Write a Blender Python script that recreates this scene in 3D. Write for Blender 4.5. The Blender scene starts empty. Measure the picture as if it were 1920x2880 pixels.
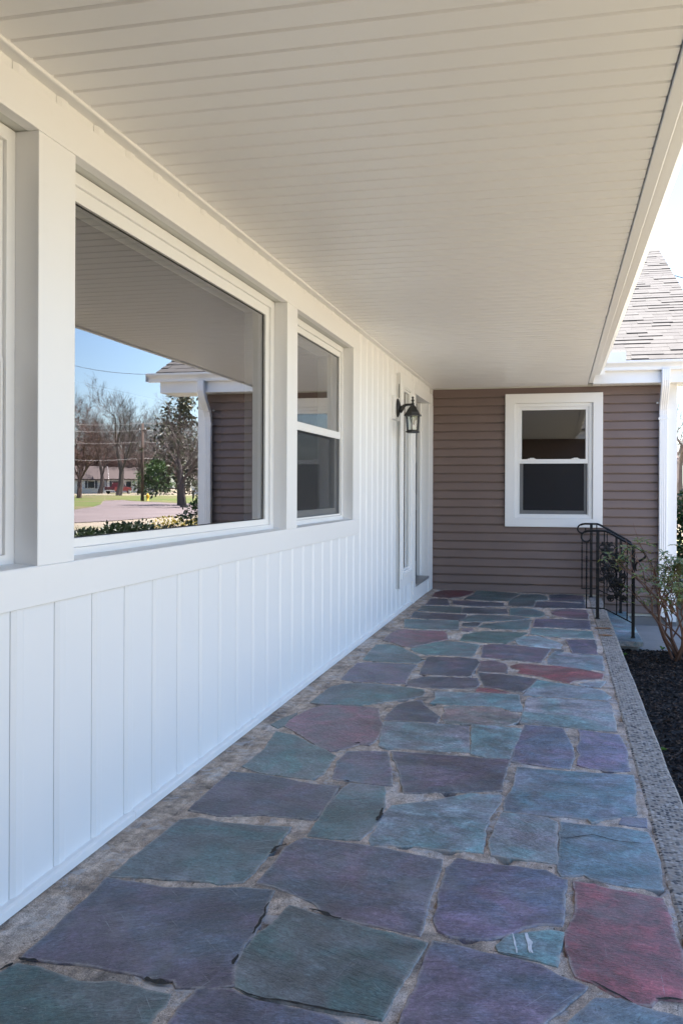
import bpy, math, random
from mathutils import Vector, Matrix, noise as mnoise
R = math.radians
scene = bpy.context.scene
col = scene.collection

# ------------------------------------------------------------------ camera
F_PX, P_X, P_Y = 2564.0, 960.0, 1374.6          # photo is 1920 x 2880
YAW, ROLL = R(13.38), 0.004
CX, CZ = 1.515, 1.2135
cam_data = bpy.data.cameras.new('camera')
cam = bpy.data.objects.new('camera', cam_data); col.objects.link(cam)
cam_data.sensor_fit = 'VERTICAL'; cam_data.sensor_height = 36.0
cam_data.lens = F_PX / 2880 * 36.0
cam_data.shift_y = -(1440 - P_Y) / 2880
cam_data.clip_start = 0.02; cam_data.clip_end = 3000
cam.matrix_world = (Matrix.Translation((CX, 0, CZ)) @ Matrix.Rotation(YAW, 4, 'Z')
                    @ Matrix.Rotation(R(90), 4, 'X') @ Matrix.Rotation(ROLL, 4, 'Z'))
scene.camera = cam
# ------------------------------------------------------------------ sky, sun, exposure
SUN = Vector((-0.34, 0.12, 0.93)).normalized()
world = bpy.data.worlds.new('World'); scene.world = world; world.use_nodes = True
wn = world.node_tree; bg = wn.nodes['Background']
sky = wn.nodes.new('ShaderNodeTexSky'); sky.sky_type = 'NISHITA'; sky.sun_disc = False
sky.sun_elevation = math.asin(SUN.z); sky.sun_rotation = math.atan2(SUN.x, SUN.y)
sky.air_density = 1.0; sky.dust_density = 0.8; sky.ozone_density = 3.8
wn.links.new(sky.outputs[0], bg.inputs[0]); bg.inputs[1].default_value = 0.068
sd = bpy.data.lights.new('sun', 'SUN'); sun = bpy.data.objects.new('sun', sd); col.objects.link(sun)
sd.energy = 5.0; sd.angle = R(0.5); sd.color = (1.0, 0.935, 0.87)
sun.rotation_euler = SUN.to_track_quat('Z', 'Y').to_euler(); sun.location = (-20, -5, 25)
vs = scene.view_settings
vs.view_transform = 'Standard'; vs.look = 'None'; vs.exposure = 2.98; vs.gamma = 1.0
scene.cycles.max_bounces = 8; scene.cycles.transparent_max_bounces = 16
scene.cycles.caustics_reflective = False; scene.cycles.caustics_refractive = False

# ------------------------------------------------------------------ photo pixel -> place
S_, C_ = math.sin(YAW), math.cos(YAW)
def ray(px, py):
    u = (px - P_X) / F_PX; v = -(py - P_Y) / F_PX
    u, v = u - ROLL * v, v + ROLL * u
    return Vector((-S_ + u * C_, C_ + u * S_, v))
SLOPE = 0.0114                                   # the porch floor falls away from the wall
def on_floor(px, py, Z=0.0, sl=SLOPE):
    d = ray(px, py); t = (Z - sl * CX - CZ) / (d.z + sl * d.x)
    return Vector((CX + t * d.x, t * d.y, CZ + t * d.z))
GLASS = -0.095                                   # plane of the front window glass
def terrain(x, y):
    r = math.hypot(x, y)
    return -0.45 + (max(0.0, r - 50) * 0.0072 if r < 220 else 170 * 0.0072)
def mirrored(zx, zy, r=None):                    # a point seen in the picture window, on the ground or r metres off
    d = ray(190 + zx / 2.751, 880 + zy / 2.751)
    o = Vector((2 * GLASS - CX, 0, CZ)); d = Vector((-d.x, d.y, d.z))
    if r is None:
        t = 20.0
        for _ in range(60):
            p = o + d * t; t += max(-8, min(8, (terrain(p.x, p.y) - p.z) / d.z * 0.6))
        return o + d * t
    return o + d * (r / math.hypot(d.x, d.y))

# ------------------------------------------------------------------ materials
MATS = {}
class NT:
    def __init__(s, name):
        s.m = bpy.data.materials.new(name); s.m.use_nodes = True
        s.t = s.m.node_tree; s.b = s.t.nodes['Principled BSDF']; s.out = s.t.nodes['Material Output']
        MATS[name] = s.m
        s.pos = s.n('ShaderNodeNewGeometry').outputs['Position']
    def n(s, kind, **kw):
        nd = s.t.nodes.new(kind)
        for k, v in kw.items(): setattr(nd, k, v)
        return nd
    def l(s, a, b): s.t.links.new(a, b)
    def val(s, sock, v):
        if hasattr(v, 'is_output') or hasattr(v, 'node'): s.l(v, sock)
        else: sock.default_value = v
    def scale(s, v, sc):
        m = s.n('ShaderNodeVectorMath', operation='MULTIPLY'); s.val(m.inputs[0], v); m.inputs[1].default_value = sc
        return m.outputs[0]
    def noise(s, scale, detail=4, rough=.55, vec=None, dist=0.0):
        nd = s.n('ShaderNodeTexNoise'); nd.inputs['Scale'].default_value = scale
        nd.inputs['Detail'].default_value = detail; nd.inputs['Roughness'].default_value = rough
        nd.inputs['Distortion'].default_value = dist
        s.l(vec or s.pos, nd.inputs['Vector']); return nd.outputs['Fac']
    def vor(s, scale, vec=None, feature='F1', out='Distance'):
        nd = s.n('ShaderNodeTexVoronoi', feature=feature); nd.inputs['Scale'].default_value = scale
        s.l(vec or s.pos, nd.inputs['Vector']); return nd.outputs[out]
    def ramp(s, fac, stops):
        nd = s.n('ShaderNodeValToRGB'); s.l(fac, nd.inputs[0]); e = nd.color_ramp.elements
        while len(e) < len(stops): e.new(0.5)
        for i, (p, c) in enumerate(stops):
            e[i].position = p; e[i].color = (c, c, c, 1) if not hasattr(c, '__len__') else (*c, 1)
        return nd.outputs[0]
    def mix(s, fac, a, b, mode='MIX'):
        nd = s.n('ShaderNodeMix', data_type='RGBA', blend_type=mode)
        s.val(nd.inputs[0], fac)
        for i, v in ((6, a), (7, b)):
            if isinstance(v, (tuple, list)): nd.inputs[i].default_value = (*v, 1) if len(v) == 3 else v
            elif isinstance(v, (int, float)): nd.inputs[i].default_value = (v, v, v, 1)
            else: s.l(v, nd.inputs[i])
        return nd.outputs[2]
    def math(s, op, a, b=0.0):
        nd = s.n('ShaderNodeMath', operation=op); s.val(nd.inputs[0], a); s.val(nd.inputs[1], b)
        return nd.outputs[0]
    def color(s, c): s.val(s.b.inputs['Base Color'], (*c, 1) if isinstance(c, (tuple, list)) and len(c) == 3 else c)
    def rough(s, v): s.val(s.b.inputs['Roughness'], v)
    def bump(s, h, strength=.3, dist=.01):
        nd = s.n('ShaderNodeBump'); nd.inputs['Strength'].default_value = strength
        nd.inputs['Distance'].default_value = dist; s.l(h, nd.inputs['Height'])
        s.l(nd.outputs[0], s.b.inputs['Normal'])

def vary(c, k): return tuple(x * k for x in c)
def simple(name, c, rough=.5, var=.12, scale=6, metal=0, bump=0, bscale=40):
    t = NT(name)
    f = t.noise(scale, 5)
    t.color(t.mix(f, vary(c, 1 - var), vary(c, 1 + var)))
    t.rough(rough); t.b.inputs['Metallic'].default_value = metal
    if bump: t.bump(t.noise(bscale, 4), bump, .004)
    return t.m

def white_vinyl(name, c, rough, axis):
    t = NT(name)
    f = t.noise(1.3, 6, .6)
    g = t.noise(1, 3, .6, t.scale(t.pos, axis))          # faint embossed grain
    d = t.ramp(t.noise(7, 6, .7), [(.60, 0.0), (.80, 1.0)])
    base = t.mix(f, vary(c, .965), c)
    t.color(t.mix(t.math('MULTIPLY', d, .10), base, (.50, .47, .42)))
    t.rough(t.mix(t.noise(3, 4), rough - .05, rough + .08)); t.bump(g, .10, .002)
    return t.m
white_vinyl('siding_white', (.80, .805, .81), .42, (60, 60, 6))
white_vinyl('trim_white', (.81, .81, .81), .38, (30, 6, 30))
white_vinyl('soffit_white', (.84, .83, .82), .40, (5, 70, 70))
white_vinyl('frame_white', (.80, .80, .795), .35, (20, 20, 20))
white_vinyl('gutter_white', (.82, .82, .82), .30, (10, 10, 10))

def taupe():
    t = NT('siding_taupe')
    g = t.noise(1, 5, .6, t.scale(t.pos, (2.2, 60, 60)), .6)
    f = t.noise(2.5, 4)
    c = t.mix(f, (.165, .118, .105), (.200, .145, .128))
    c = t.mix(t.math('MULTIPLY', g, .35), c, (.12, .086, .078))
    t.color(c); t.rough(.55); t.bump(g, .25, .003)
taupe()

def slate():
    t = NT('slate')
    oi = t.n('ShaderNodeObjectInfo')
    ofs = t.n('ShaderNodeVectorMath', operation='SCALE'); t.l(oi.outputs['Random'], ofs.inputs['Scale'])
    ofs.inputs[0].default_value = (37, 19, 11)
    mp = t.n('ShaderNodeMapping'); t.l(t.pos, mp.inputs['Vector'])
    rot = t.n('ShaderNodeCombineXYZ'); t.l(t.math('MULTIPLY', t.math('SUBTRACT', oi.outputs['Random'], .5), 1.6), rot.inputs[2])
    t.l(rot.outputs[0], mp.inputs['Rotation']); t.l(ofs.outputs[0], mp.inputs['Location'])
    v = mp.outputs[0]
    big = t.noise(3.0, 5, .6, v, .8)
    mid = t.noise(14, 6, .65, v, .6)
    fine = t.noise(90, 3, .6, v)
    grain = t.noise(1, 7, .68, t.scale(v, (22, 110, 20)), 1.8)     # cleft lines along the stone
    mott = t.noise(75, 5, .8, v, .6)
    base = oi.outputs['Color']
    c = t.mix(1.0, base, t.ramp(big, [(.36, .66), (.50, 1.0), (.64, 1.36)]), 'MULTIPLY')
    hue = t.mix(t.ramp(t.noise(3.4, 5, .6, v, .9), [(.40, 0), (.60, 1)]), (.76, 1.04, 1.00), (1.22, .95, .98))
    c = t.mix(.9, c, hue, 'MULTIPLY')
    c = t.mix(1.0, c, t.ramp(mid, [(.38, .70), (.62, 1.32)]), 'MULTIPLY')
    c = t.mix(1.0, c, t.ramp(grain, [(.38, .74), (.50, 1.0), (.63, 1.24)]), 'MULTIPLY')
    c = t.mix(1.0, c, t.ramp(mott, [(.38, .70), (.50, 1.0), (.62, 1.34)]), 'MULTIPLY')
    cl = t.noise(1, 5, .6, t.scale(v, (7, 26, 10)), 1.6)             # sharp cleft edges where layers broke away
    cle = t.ramp(t.math('ABSOLUTE', t.math('SUBTRACT', cl, .5)), [(.0, 1), (.012, 0)])
    cle = t.math('MULTIPLY', cle, t.ramp(t.noise(4, 3, .6, v), [(.45, 0), (.58, 1)]))
    c = t.mix(t.math('MULTIPLY', cle, .35), c, (.025, .025, .035))
    # pale scratches in several directions and mortar haze
    scr = None
    for a, sc in ((.5, 1.0), (1.4, 1.35), (2.5, .8)):
        m2 = t.n('ShaderNodeMapping'); t.l(v, m2.inputs['Vector']); m2.inputs['Rotation'].default_value = (0, 0, a)
        sn = t.noise(1, 2, .5, t.scale(m2.outputs[0], (5 * sc, 170 * sc, 10)), .35)
        k = t.ramp(sn, [(.685, 0), (.74, 1)])
        k = t.math('MULTIPLY', k, t.ramp(t.noise(5 * sc, 2, .5, v), [(.50, 0), (.64, 1)]))
        scr = k if scr is None else t.math('MAXIMUM', scr, k)
    c = t.mix(t.math('MULTIPLY', scr, .55), c, (.36, .38, .42))
    haze = t.math('MULTIPLY', t.ramp(t.noise(4.2, 6, .7, v), [(.52, 0), (.64, 1)]), .28)
    ed = t.n('ShaderNodeAttribute', attribute_name='edge').outputs['Fac']         # mortar smeared on the rim of each stone
    smear = t.math('MULTIPLY', t.math('MULTIPLY', ed, t.ramp(t.noise(26, 5, .7), [(.40, .15), (.58, 1)])), .75)
    c = t.mix(haze, c, (.25, .25, .26)); c = t.mix(smear, c, (.36, .33, .31))
    specks = t.ramp(t.noise(150, 2, .5, v), [(.70, 0), (.74, 1)])
    c = t.mix(t.math('MULTIPLY', specks, .35), c, (.42, .42, .42))
    t.color(c)
    t.rough(t.ramp(mid, [(.3, .30), (.7, .55)]))
    h = t.math('ADD', t.math('ADD', t.math('MULTIPLY', grain, .7), t.math('ADD', t.math('MULTIPLY', mott, .4), t.math('MULTIPLY', t.ramp(cl, [(.485, 0), (.515, 1)]), .5))), t.math('ADD', t.math('MULTIPLY', big, 1.2), t.math('ADD', t.math('MULTIPLY', mid, .6), t.math('MULTIPLY', fine, .12))))
    t.bump(h, .50, .008)
slate()

def mortar():
    t = NT('mortar')
    big = t.noise(3.5, 6, .65, dist=.5); mid = t.noise(22, 5, .7); fine = t.noise(260, 3, .7)
    c = t.ramp(big, [(.38, (.22, .185, .16)), (.50, (.42, .33, .265)), (.64, (.48, .42, .38))])
    c = t.mix(1.0, c, t.ramp(mid, [(.38, .72), (.62, 1.28)]), 'MULTIPLY')
    c = t.mix(1.0, c, t.ramp(fine, [(.38, .60), (.50, 1.0), (.62, 1.30)]), 'MULTIPLY')
    band = t.noise(1, 5, .65, t.scale(t.pos, (24, 1.6, 1)), .8)             # trowelled bands along the wall
    c = t.mix(1.0, c, t.ramp(band, [(.36, .80), (.50, 1.0), (.64, 1.16)]), 'MULTIPLY')
    cem = t.ramp(t.noise(6, 6, .75, dist=1.2), [(.55, 0), (.60, 1)])      # newer pale cement smears
    c = t.mix(t.math('MULTIPLY', cem, .60), c, (.42, .42, .44))
    pit = t.ramp(t.noise(38, 4, .7, dist=.8), [(.31, 1), (.36, 0)])
    c = t.mix(t.math('MULTIPLY', pit, .8), c, (.02, .018, .018))
    t.color(c); t.rough(.95)
    t.bump(t.math('ADD', t.math('MULTIPLY', mid, 1.0), t.math('MULTIPLY', fine, .35)), .8, .008)
mortar()

def aggregate():
    t = NT('kerb_aggregate')
    nd = t.n('ShaderNodeTexVoronoi'); nd.inputs['Scale'].default_value = 62; t.l(t.pos, nd.inputs['Vector'])
    sep = t.n('ShaderNodeSeparateColor'); t.l(nd.outputs['Color'], sep.inputs[0])
    c = t.ramp(sep.outputs[0], [(.0, (.02, .02, .026)), (.38, (.05, .05, .06)), (.42, (.19, .18, .175)), (.62, (.27, .25, .23)), (.85, (.40, .375, .35)), (1, (.24, .20, .165))])
    paste = t.ramp(nd.outputs['Distance'], [(.42, 0), (.62, 1)])
    c = t.mix(paste, c, (.25, .215, .185))
    c = t.mix(t.ramp(t.noise(2.5, 6, .7), [(.48, 0), (.72, .6)]), c, (.33, .29, .25))
    rust = t.math('MULTIPLY', t.ramp(t.noise(1.6, 5, .7), [(.64, 0), (.74, 1)]), .30)
    c = t.mix(rust, c, (.26, .14, .06))
    t.color(c); t.rough(.85); t.bump(nd.outputs['Distance'], .6, -.006)
aggregate()

simple('concrete', (.20, .195, .19), .9, .22, 5, 0, .6, 60)
simple('foundation', (.22, .21, .21), .9, .25, 4, 0, .5, 40)
simple('iron', (.006, .006, .007), .5, .3, 30, 0, .25, 120); MATS['iron'].node_tree.nodes['Principled BSDF'].inputs['Specular IOR Level'].default_value = .3
simple('lantern_black', (.012, .012, .012), .35, .3, 40, 0, .35, 200)
simple('dark_gap', (.02, .018, .016), .8)
simple('threshold_metal', (.34, .34, .35), .45, .1, 20, .6)
simple('door_dark', (.035, .042, .055), .35, .15, 3)
simple('interior', (.10, .095, .09), .8, .15, 1)
simple('interior_trim', (.62, .63, .60), .5, .05, 2)
simple('bulb', (.8, .8, .78), .3)
simple('bark', (.085, .068, .062), .9, .4, 3, 0, .5, 10)
simple('bark_red', (.125, .075, .065), .9, .35, 2)
simple('twig', (.12, .062, .042), .8, .35, 12)
simple('pole_wood', (.075, .05, .04), .9, .3, 2)
simple('wire', (.06, .06, .06), .6)
simple('wire_pale', (.30, .28, .28), .6)
simple('house_far_wall', (.55, .58, .60), .7, .08, 1)
simple('house_far_roof', (.085, .065, .062), .9, .2, 1)
simple('shutter', (.03, .04, .055), .6)
simple('far_white', (.75, .75, .75), .6)
simple('truck_red', (.12, .022, .02), .3, .06, 4)
simple('tyre', (.02, .02, .02), .8)
simple('rim', (.5, .5, .5), .35, .1, 5, .8)
simple('hydrant_yellow', (.75, .42, .02), .45, .1, 8)
simple('far_glass', (.03, .04, .05), .1)
simple('mulch_base', (.008, .0065, .006), .95, .4, 18, 0, .9, 50)
simple('rust', (.24, .11, .04), .9, .3, 30)

def chips():
    t = NT('mulch')
    oi = t.vor(60, out='Color'); sep = t.n('ShaderNodeSeparateColor'); t.l(oi, sep.inputs[0])
    t.color(t.ramp(sep.outputs[0], [(0, (.005, .0045, .005)), (.55, (.011, .0085, .008)), (.85, (.038, .025, .019)), (1, (.13, .09, .065))]))
    t.rough(.8); t.b.inputs['Specular IOR Level'].default_value = .25
chips()

def leaf_mat(name, a, b, c, trans=.25):
    t = NT(name)
    f = t.vor(45, out='Color'); sep = t.n('ShaderNodeSeparateColor'); t.l(f, sep.inputs[0])
    t.color(t.ramp(sep.outputs[0], [(0, a), (.55, b), (1, c)])); t.rough(.45)
    tr = t.n('ShaderNodeBsdfTranslucent'); tr.inputs[0].default_value = (*c, 1)
    mx = t.n('ShaderNodeMixShader'); mx.inputs[0].default_value = trans
    t.l(t.b.outputs[0], mx.inputs[1]); t.l(tr.outputs[0], mx.inputs[2]); t.l(mx.outputs[0], t.out.inputs[0])
leaf_mat('leaf_rhodo', (.035, .085, .022), (.075, .15, .040), (.24, .22, .05))
leaf_mat('leaf_green', (.018, .045, .016), (.035, .085, .026), (.08, .13, .035))
leaf_mat('leaf_hedge', (.010, .020, .012), (.016, .032, .016), (.03, .05, .02))  # dark hedge leaves, deepened to stand in for the house's shadow
leaf_mat('leaf_yellow', (.12, .13, .02), (.26, .22, .03), (.40, .30, .04))
leaf_mat('leaf_pine', (.020, .035, .018), (.035, .050, .022), (.09, .07, .035), .1)
leaf_mat('leaf_sprout', (.05, .12, .02), (.09, .20, .03), (.16, .28, .05))

def shingle():
    t = NT('shingle')
    oi = t.n('ShaderNodeObjectInfo')
    f = t.noise(160, 3, .7); b = t.noise(9, 4)
    c = t.mix(t.math('FRACT', t.math('MULTIPLY', oi.outputs['Random'], 7.3)), (.049, .046, .044), (.059, .056, .053))
    c = t.mix(1.0, c, t.ramp(f, [(.3, .75), (.7, 1.2)]), 'MULTIPLY')
    c = t.mix(1.0, c, t.ramp(b, [(.3, .88), (.7, 1.1)]), 'MULTIPLY')
    t.color(c); t.rough(.95); t.bump(f, .5, .004)
shingle()

def grass(name, stops):
    t = NT(name)
    a = t.noise(.12, 5, .6); b = t.noise(2.5, 5, .7); f = t.noise(30, 3, .7)
    c = t.ramp(a, stops)
    c = t.mix(1.0, c, t.ramp(b, [(.3, .7), (.7, 1.25)]), 'MULTIPLY')
    c = t.mix(1.0, c, t.ramp(f, [(.3, .7), (.7, 1.25)]), 'MULTIPLY')
    t.color(c); t.rough(.95); t.bump(f, .8, .05)
grass('grass', [(.34, (.12, .15, .035)), (.46, (.25, .215, .145)), (.60, (.31, .25, .20))])
grass('grass_green', [(.38, (.075, .12, .018)), (.52, (.115, .125, .03)), (.66, (.16, .12, .07))])
def asphalt():
    t = NT('asphalt')
    c = t.ramp(t.noise(.25, 5, .6), [(.3, (.125, .098, .096)), (.7, (.165, .132, .128))])
    crack = t.ramp(t.vor(.12, feature='DISTANCE_TO_EDGE'), [(.0, .6), (.012, 1.0)])
    c = t.mix(1.0, c, crack, 'MULTIPLY')
    t.color(c); t.rough(.9); t.bump(t.noise(80, 3), .3, .01)
asphalt()

def glass_mat(name, panes):
    t = NT(name); t.t.nodes.remove(t.b)
    fr = t.n('ShaderNodeFresnel'); fr.inputs[0].default_value = 1.52
    num = t.math('MULTIPLY', fr.outputs[0], float(panes))
    den = t.math('ADD', t.math('MULTIPLY', fr.outputs[0], float(panes - 1)), 1.0)
    fac = t.math('DIVIDE', num, den)
    tr = t.n('ShaderNodeBsdfTransparent'); tr.inputs[0].default_value = (.86, .90, .88, 1)
    gl = t.n('ShaderNodeBsdfGlossy'); gl.inputs['Roughness'].default_value = 0.0; gl.inputs[0].default_value = (.97, .97, 1, 1)
    bp = t.n('ShaderNodeBump'); bp.inputs['Strength'].default_value = .02; bp.inputs['Distance'].default_value = .002
    t.l(t.noise(2.5, 2), bp.inputs['Height']); t.l(bp.outputs[0], gl.inputs['Normal'])
    mx = t.n('ShaderNodeMixShader'); t.l(fac, mx.inputs[0]); t.l(tr.outputs[0], mx.inputs[1]); t.l(gl.outputs[0], mx.inputs[2])
    t.l(mx.outputs[0], t.out.inputs[0])
glass_mat('glass', 4)
glass_mat('thin_glass', 2)
def screen():
    t = NT('insect_screen')
    tr = t.n('ShaderNodeBsdfTransparent'); tr.inputs[0].default_value = (.9, .9, .9, 1)
    t.color((.012, .014, .020)); t.rough(.7)
    mx = t.n('ShaderNodeMixShader'); mx.inputs[0].default_value = .52
    t.l(tr.outputs[0], mx.inputs[1]); t.l(t.b.outputs[0], mx.inputs[2]); t.l(mx.outputs[0], t.out.inputs[0])
screen()

# ------------------------------------------------------------------ mesh helpers
class MB:
    def __init__(s): s.v = []; s.f = []
    def add(s, vs, fs):
        o = len(s.v); s.v += [tuple(p) for p in vs]; s.f += [tuple(i + o for i in f) for f in fs]
    def box(s, x0, x1, y0, y1, z0, z1):
        s.add([(x0, y0, z0), (x1, y0, z0), (x1, y1, z0), (x0, y1, z0), (x0, y0, z1), (x1, y0, z1), (x1, y1, z1), (x0, y1, z1)],
              [(0, 3, 2, 1), (4, 5, 6, 7), (0, 1, 5, 4), (1, 2, 6, 5), (2, 3, 7, 6), (3, 0, 4, 7)])
    def prism(s, pts, d0, d1, axis):
        """closed 2D polygon extruded along an axis; pts are the two other coordinates in xyz order"""
        def P(a, b, d):
            return {'x': (d, a, b), 'y': (a, d, b), 'z': (a, b, d)}[axis]
        n = len(pts); vs = [P(a, b, d0) for a, b in pts] + [P(a, b, d1) for a, b in pts]
        s.add(vs, [tuple(range(n)), tuple(range(2 * n - 1, n - 1, -1))] + [(i, i + n, (i + 1) % n + n, (i + 1) % n) for i in range(n)])
    def ring(s, axis, d0, d1, a0, a1, b0, b1, wl, wr=None, wb=None, wt=None):
        """rectangular frame in the plane across axis"""
        wr = wl if wr is None else wr; wb = wl if wb is None else wb; wt = wb if wt is None else wt
        def P(a, b, d): return {'x': (d, a, b), 'y': (a, d, b), 'z': (a, b, d)}[axis]
        o = [(a0, b0), (a1, b0), (a1, b1), (a0, b1)]; i = [(a0 + wl, b0 + wb), (a1 - wr, b0 + wb), (a1 - wr, b1 - wt), (a0 + wl, b1 - wt)]
        vs = [P(a, b, d) for d in (d0, d1) for L in (o, i) for a, b in L]
        fs = []
        for k in range(4):
            j = (k + 1) % 4
            fs += [(k, j, 4 + j, 4 + k), (8 + k, 12 + k, 12 + j, 8 + j), (k, 8 + k, 8 + j, j), (4 + k, 4 + j, 12 + j, 12 + k)]
        s.add(vs, fs)
    def tube(s, path, rad, n=8, cap=True, square=False):
        path = [Vector(p) for p in path]
        if not hasattr(rad, '__len__'): rad = [rad] * len(path)
        base = len(s.v); prev = None
        for i, p in enumerate(path):
            d = (path[min(i + 1, len(path) - 1)] - path[max(i - 1, 0)]).normalized()
            if prev is None:
                a = Vector((0, 0, 1)) if abs(d.z) < .9 else Vector((1, 0, 0))
                prev = d.cross(a).normalized()
            prev = (prev - d * prev.dot(d)).normalized(); w = d.cross(prev)
            for k in range(n):
                t = 2 * math.pi * (k + (.5 if square else 0)) / n
                s.v.append(tuple(p + (prev * math.cos(t) + w * math.sin(t)) * rad[i]))
        for i in range(len(path) - 1):
            for k in range(n):
                a = base + i * n + k; b = base + i * n + (k + 1) % n
                s.f.append((a, b, b + n, a + n))
        if cap:
            s.f.append(tuple(base + k for k in range(n - 1, -1, -1)))
            s.f.append(tuple(base + (len(path) - 1) * n + k for k in range(n)))
    def sweep(s, prof, path, up=(0, 0, 1), closed=True):
        """2D profile (side, up) swept along a path"""
        path = [Vector(p) for p in path]; base = len(s.v); n = len(prof)
        for i, p in enumerate(path):
            d = (path[min(i + 1, len(path) - 1)] - path[max(i - 1, 0)]).normalized()
            side = d.cross(Vector(up)).normalized(); u = side.cross(d)
            for a, b in prof: s.v.append(tuple(p + side * a + u * b))
        for i in range(len(path) - 1):
            for k in range(n if closed else n - 1):
                a = base + i * n + k; b = base + i * n + (k + 1) % n
                s.f.append((a, b, b + n, a + n))
        if closed:
            s.f.append(tuple(base + k for k in range(n - 1, -1, -1))); s.f.append(tuple(base + (len(path) - 1) * n + k for k in range(n)))
    def lathe(s, prof, c, n=12, ang=0):
        base = len(s.v)
        for r, z in prof:
            for k in range(n):
                t = 2 * math.pi * k / n + ang; s.v.append((c[0] + r * math.cos(t), c[1] + r * math.sin(t), c[2] + z))
        for i in range(len(prof) - 1):
            for k in range(n):
                a = base + i * n + k; b = base + i * n + (k + 1) % n; s.f.append((a, b, b + n, a + n))
        s.f.append(tuple(base + k for k in range(n - 1, -1, -1))); s.f.append(tuple(base + (len(prof) - 1) * n + k for k in range(n)))
    def mesh(s, name, mat, smooth=False):
        me = bpy.data.meshes.new(name); me.from_pydata(s.v, [], s.f); me.update()
        me.materials.append(MATS[mat])
        if smooth:
            me.polygons.foreach_set('use_smooth', [True] * len(me.polygons))
        return me
    def build(s, name, mat, parent=None, smooth=False, bevel=0, fix=False):
        me = s.mesh(name, mat, smooth)
        if fix:
            import bmesh
            bm = bmesh.new(); bm.from_mesh(me); bmesh.ops.recalc_face_normals(bm, faces=bm.faces); bm.to_mesh(me); bm.free()
        return link(name, me, parent, bevel)

def link(name, me, parent=None, bevel=0, loc=None):
    o = bpy.data.objects.new(name, me); col.objects.link(o)
    if parent: o.parent = parent
    if loc is not None: o.location = loc
    if bevel:
        b = o.modifiers.new('bevel', 'BEVEL'); b.width = bevel; b.segments = 2; b.limit_method = 'ANGLE'; b.harden_normals = False
    return o
def tag(o, label=None, cat=None, group=None, kind=None):
    for k, v in (('label', label), ('category', cat), ('group', group), ('kind', kind)):
        if v: o[k] = v
    return o
def empty(name, loc=(0, 0, 0), rz=0):
    o = bpy.data.objects.new(name, None); col.objects.link(o); o.location = loc; o.rotation_euler = (0, 0, rz)
    o.empty_display_size = .2
    return o
def part(name, mat, parent, *boxes, bevel=.0025):
    m = MB()
    for b in boxes: m.box(*b)
    return m.build(name, mat, parent, bevel=bevel)
rnd = random.Random(7)

# ================================================================== THE SETTING
def sheet(name, pts, mat, dz, kind='structure', label=None, cat='ground'):
    """polygon laid on the terrain"""
    import bmesh
    bm = bmesh.new(); bm.faces.new([bm.verts.new((x, y, 0)) for x, y in pts])
    bmesh.ops.triangulate(bm, faces=bm.faces)
    for _ in range(3): bmesh.ops.subdivide_edges(bm, edges=bm.edges, cuts=1, use_grid_fill=True)
    for v in bm.verts: v.co.z = terrain(v.co.x, v.co.y) + dz
    bmesh.ops.recalc_face_normals(bm, faces=bm.faces)
    if sum(f.normal.z for f in bm.faces) < 0: bmesh.ops.reverse_faces(bm, faces=bm.faces)
    me = bpy.data.meshes.new(name); bm.to_mesh(me); bm.free(); me.materials.append(MATS[mat])
    return tag(link(name, me), label, cat, kind=kind)

def build_ground():
    m = MB(); rings = [0.01, 3, 6, 10, 15, 22, 30, 40, 50, 65, 80, 100, 120, 150, 180, 220, 300, 500, 900, 1500]; n = 72
    for r in rings:
        for k in range(n):
            a = 2 * math.pi * k / n; x, y = r * math.cos(a), r * math.sin(a); m.v.append((x, y, terrain(x, y)))
    for i in range(len(rings) - 1):
        for k in range(n):
            a = i * n + k; b = i * n + (k + 1) % n; m.f.append((a, a + n, b + n, b))
    m.f.append(tuple(range(n)))
    o = m.build('lawn', 'grass', smooth=True); tag(o, 'green and straw coloured lawn around the houses', 'lawn', kind='structure')
    z = [(-300, 1570), (30, 1528), (200, 1505), (262, 1482), (275, 1462), (300, 1455), (420, 1450), (500, 1458), (800, 1472), (1150, 1486),
         (1150, 1560), (800, 1580), (640, 1590), (350, 1612), (30, 1628), (-300, 1655)]
    pts = [mirrored(a, b) for a, b in z]
    sheet('road', [(p.x, p.y) for p in pts], 'asphalt', .03, label='pinkish grey asphalt street with dark crack lines', cat='road')
build_ground()
for z, lab in (([(-300, 1566), (30, 1524), (200, 1501), (258, 1480), (270, 1461), (290, 1452), (290, 1414), (-300, 1414)], 'green lawn in front of the far houses, beside the street bend'),
               ([(292, 1452), (420, 1447), (500, 1455), (800, 1469), (1150, 1483), (1150, 1414), (292, 1414)], 'patchy green verge around the yellow hydrant and utility pole'),
               ([(-200, 1790), (-200, 1705), (30, 1700), (170, 1692), (330, 1690), (300, 1790)], 'bright green patch of lawn behind the dark hedge')):
    pts = [mirrored(a, b) for a, b in z]
    sheet('grass_verge', [(p.x, p.y) for p in pts], 'grass_green', .015, label=lab, cat='lawn')

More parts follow.
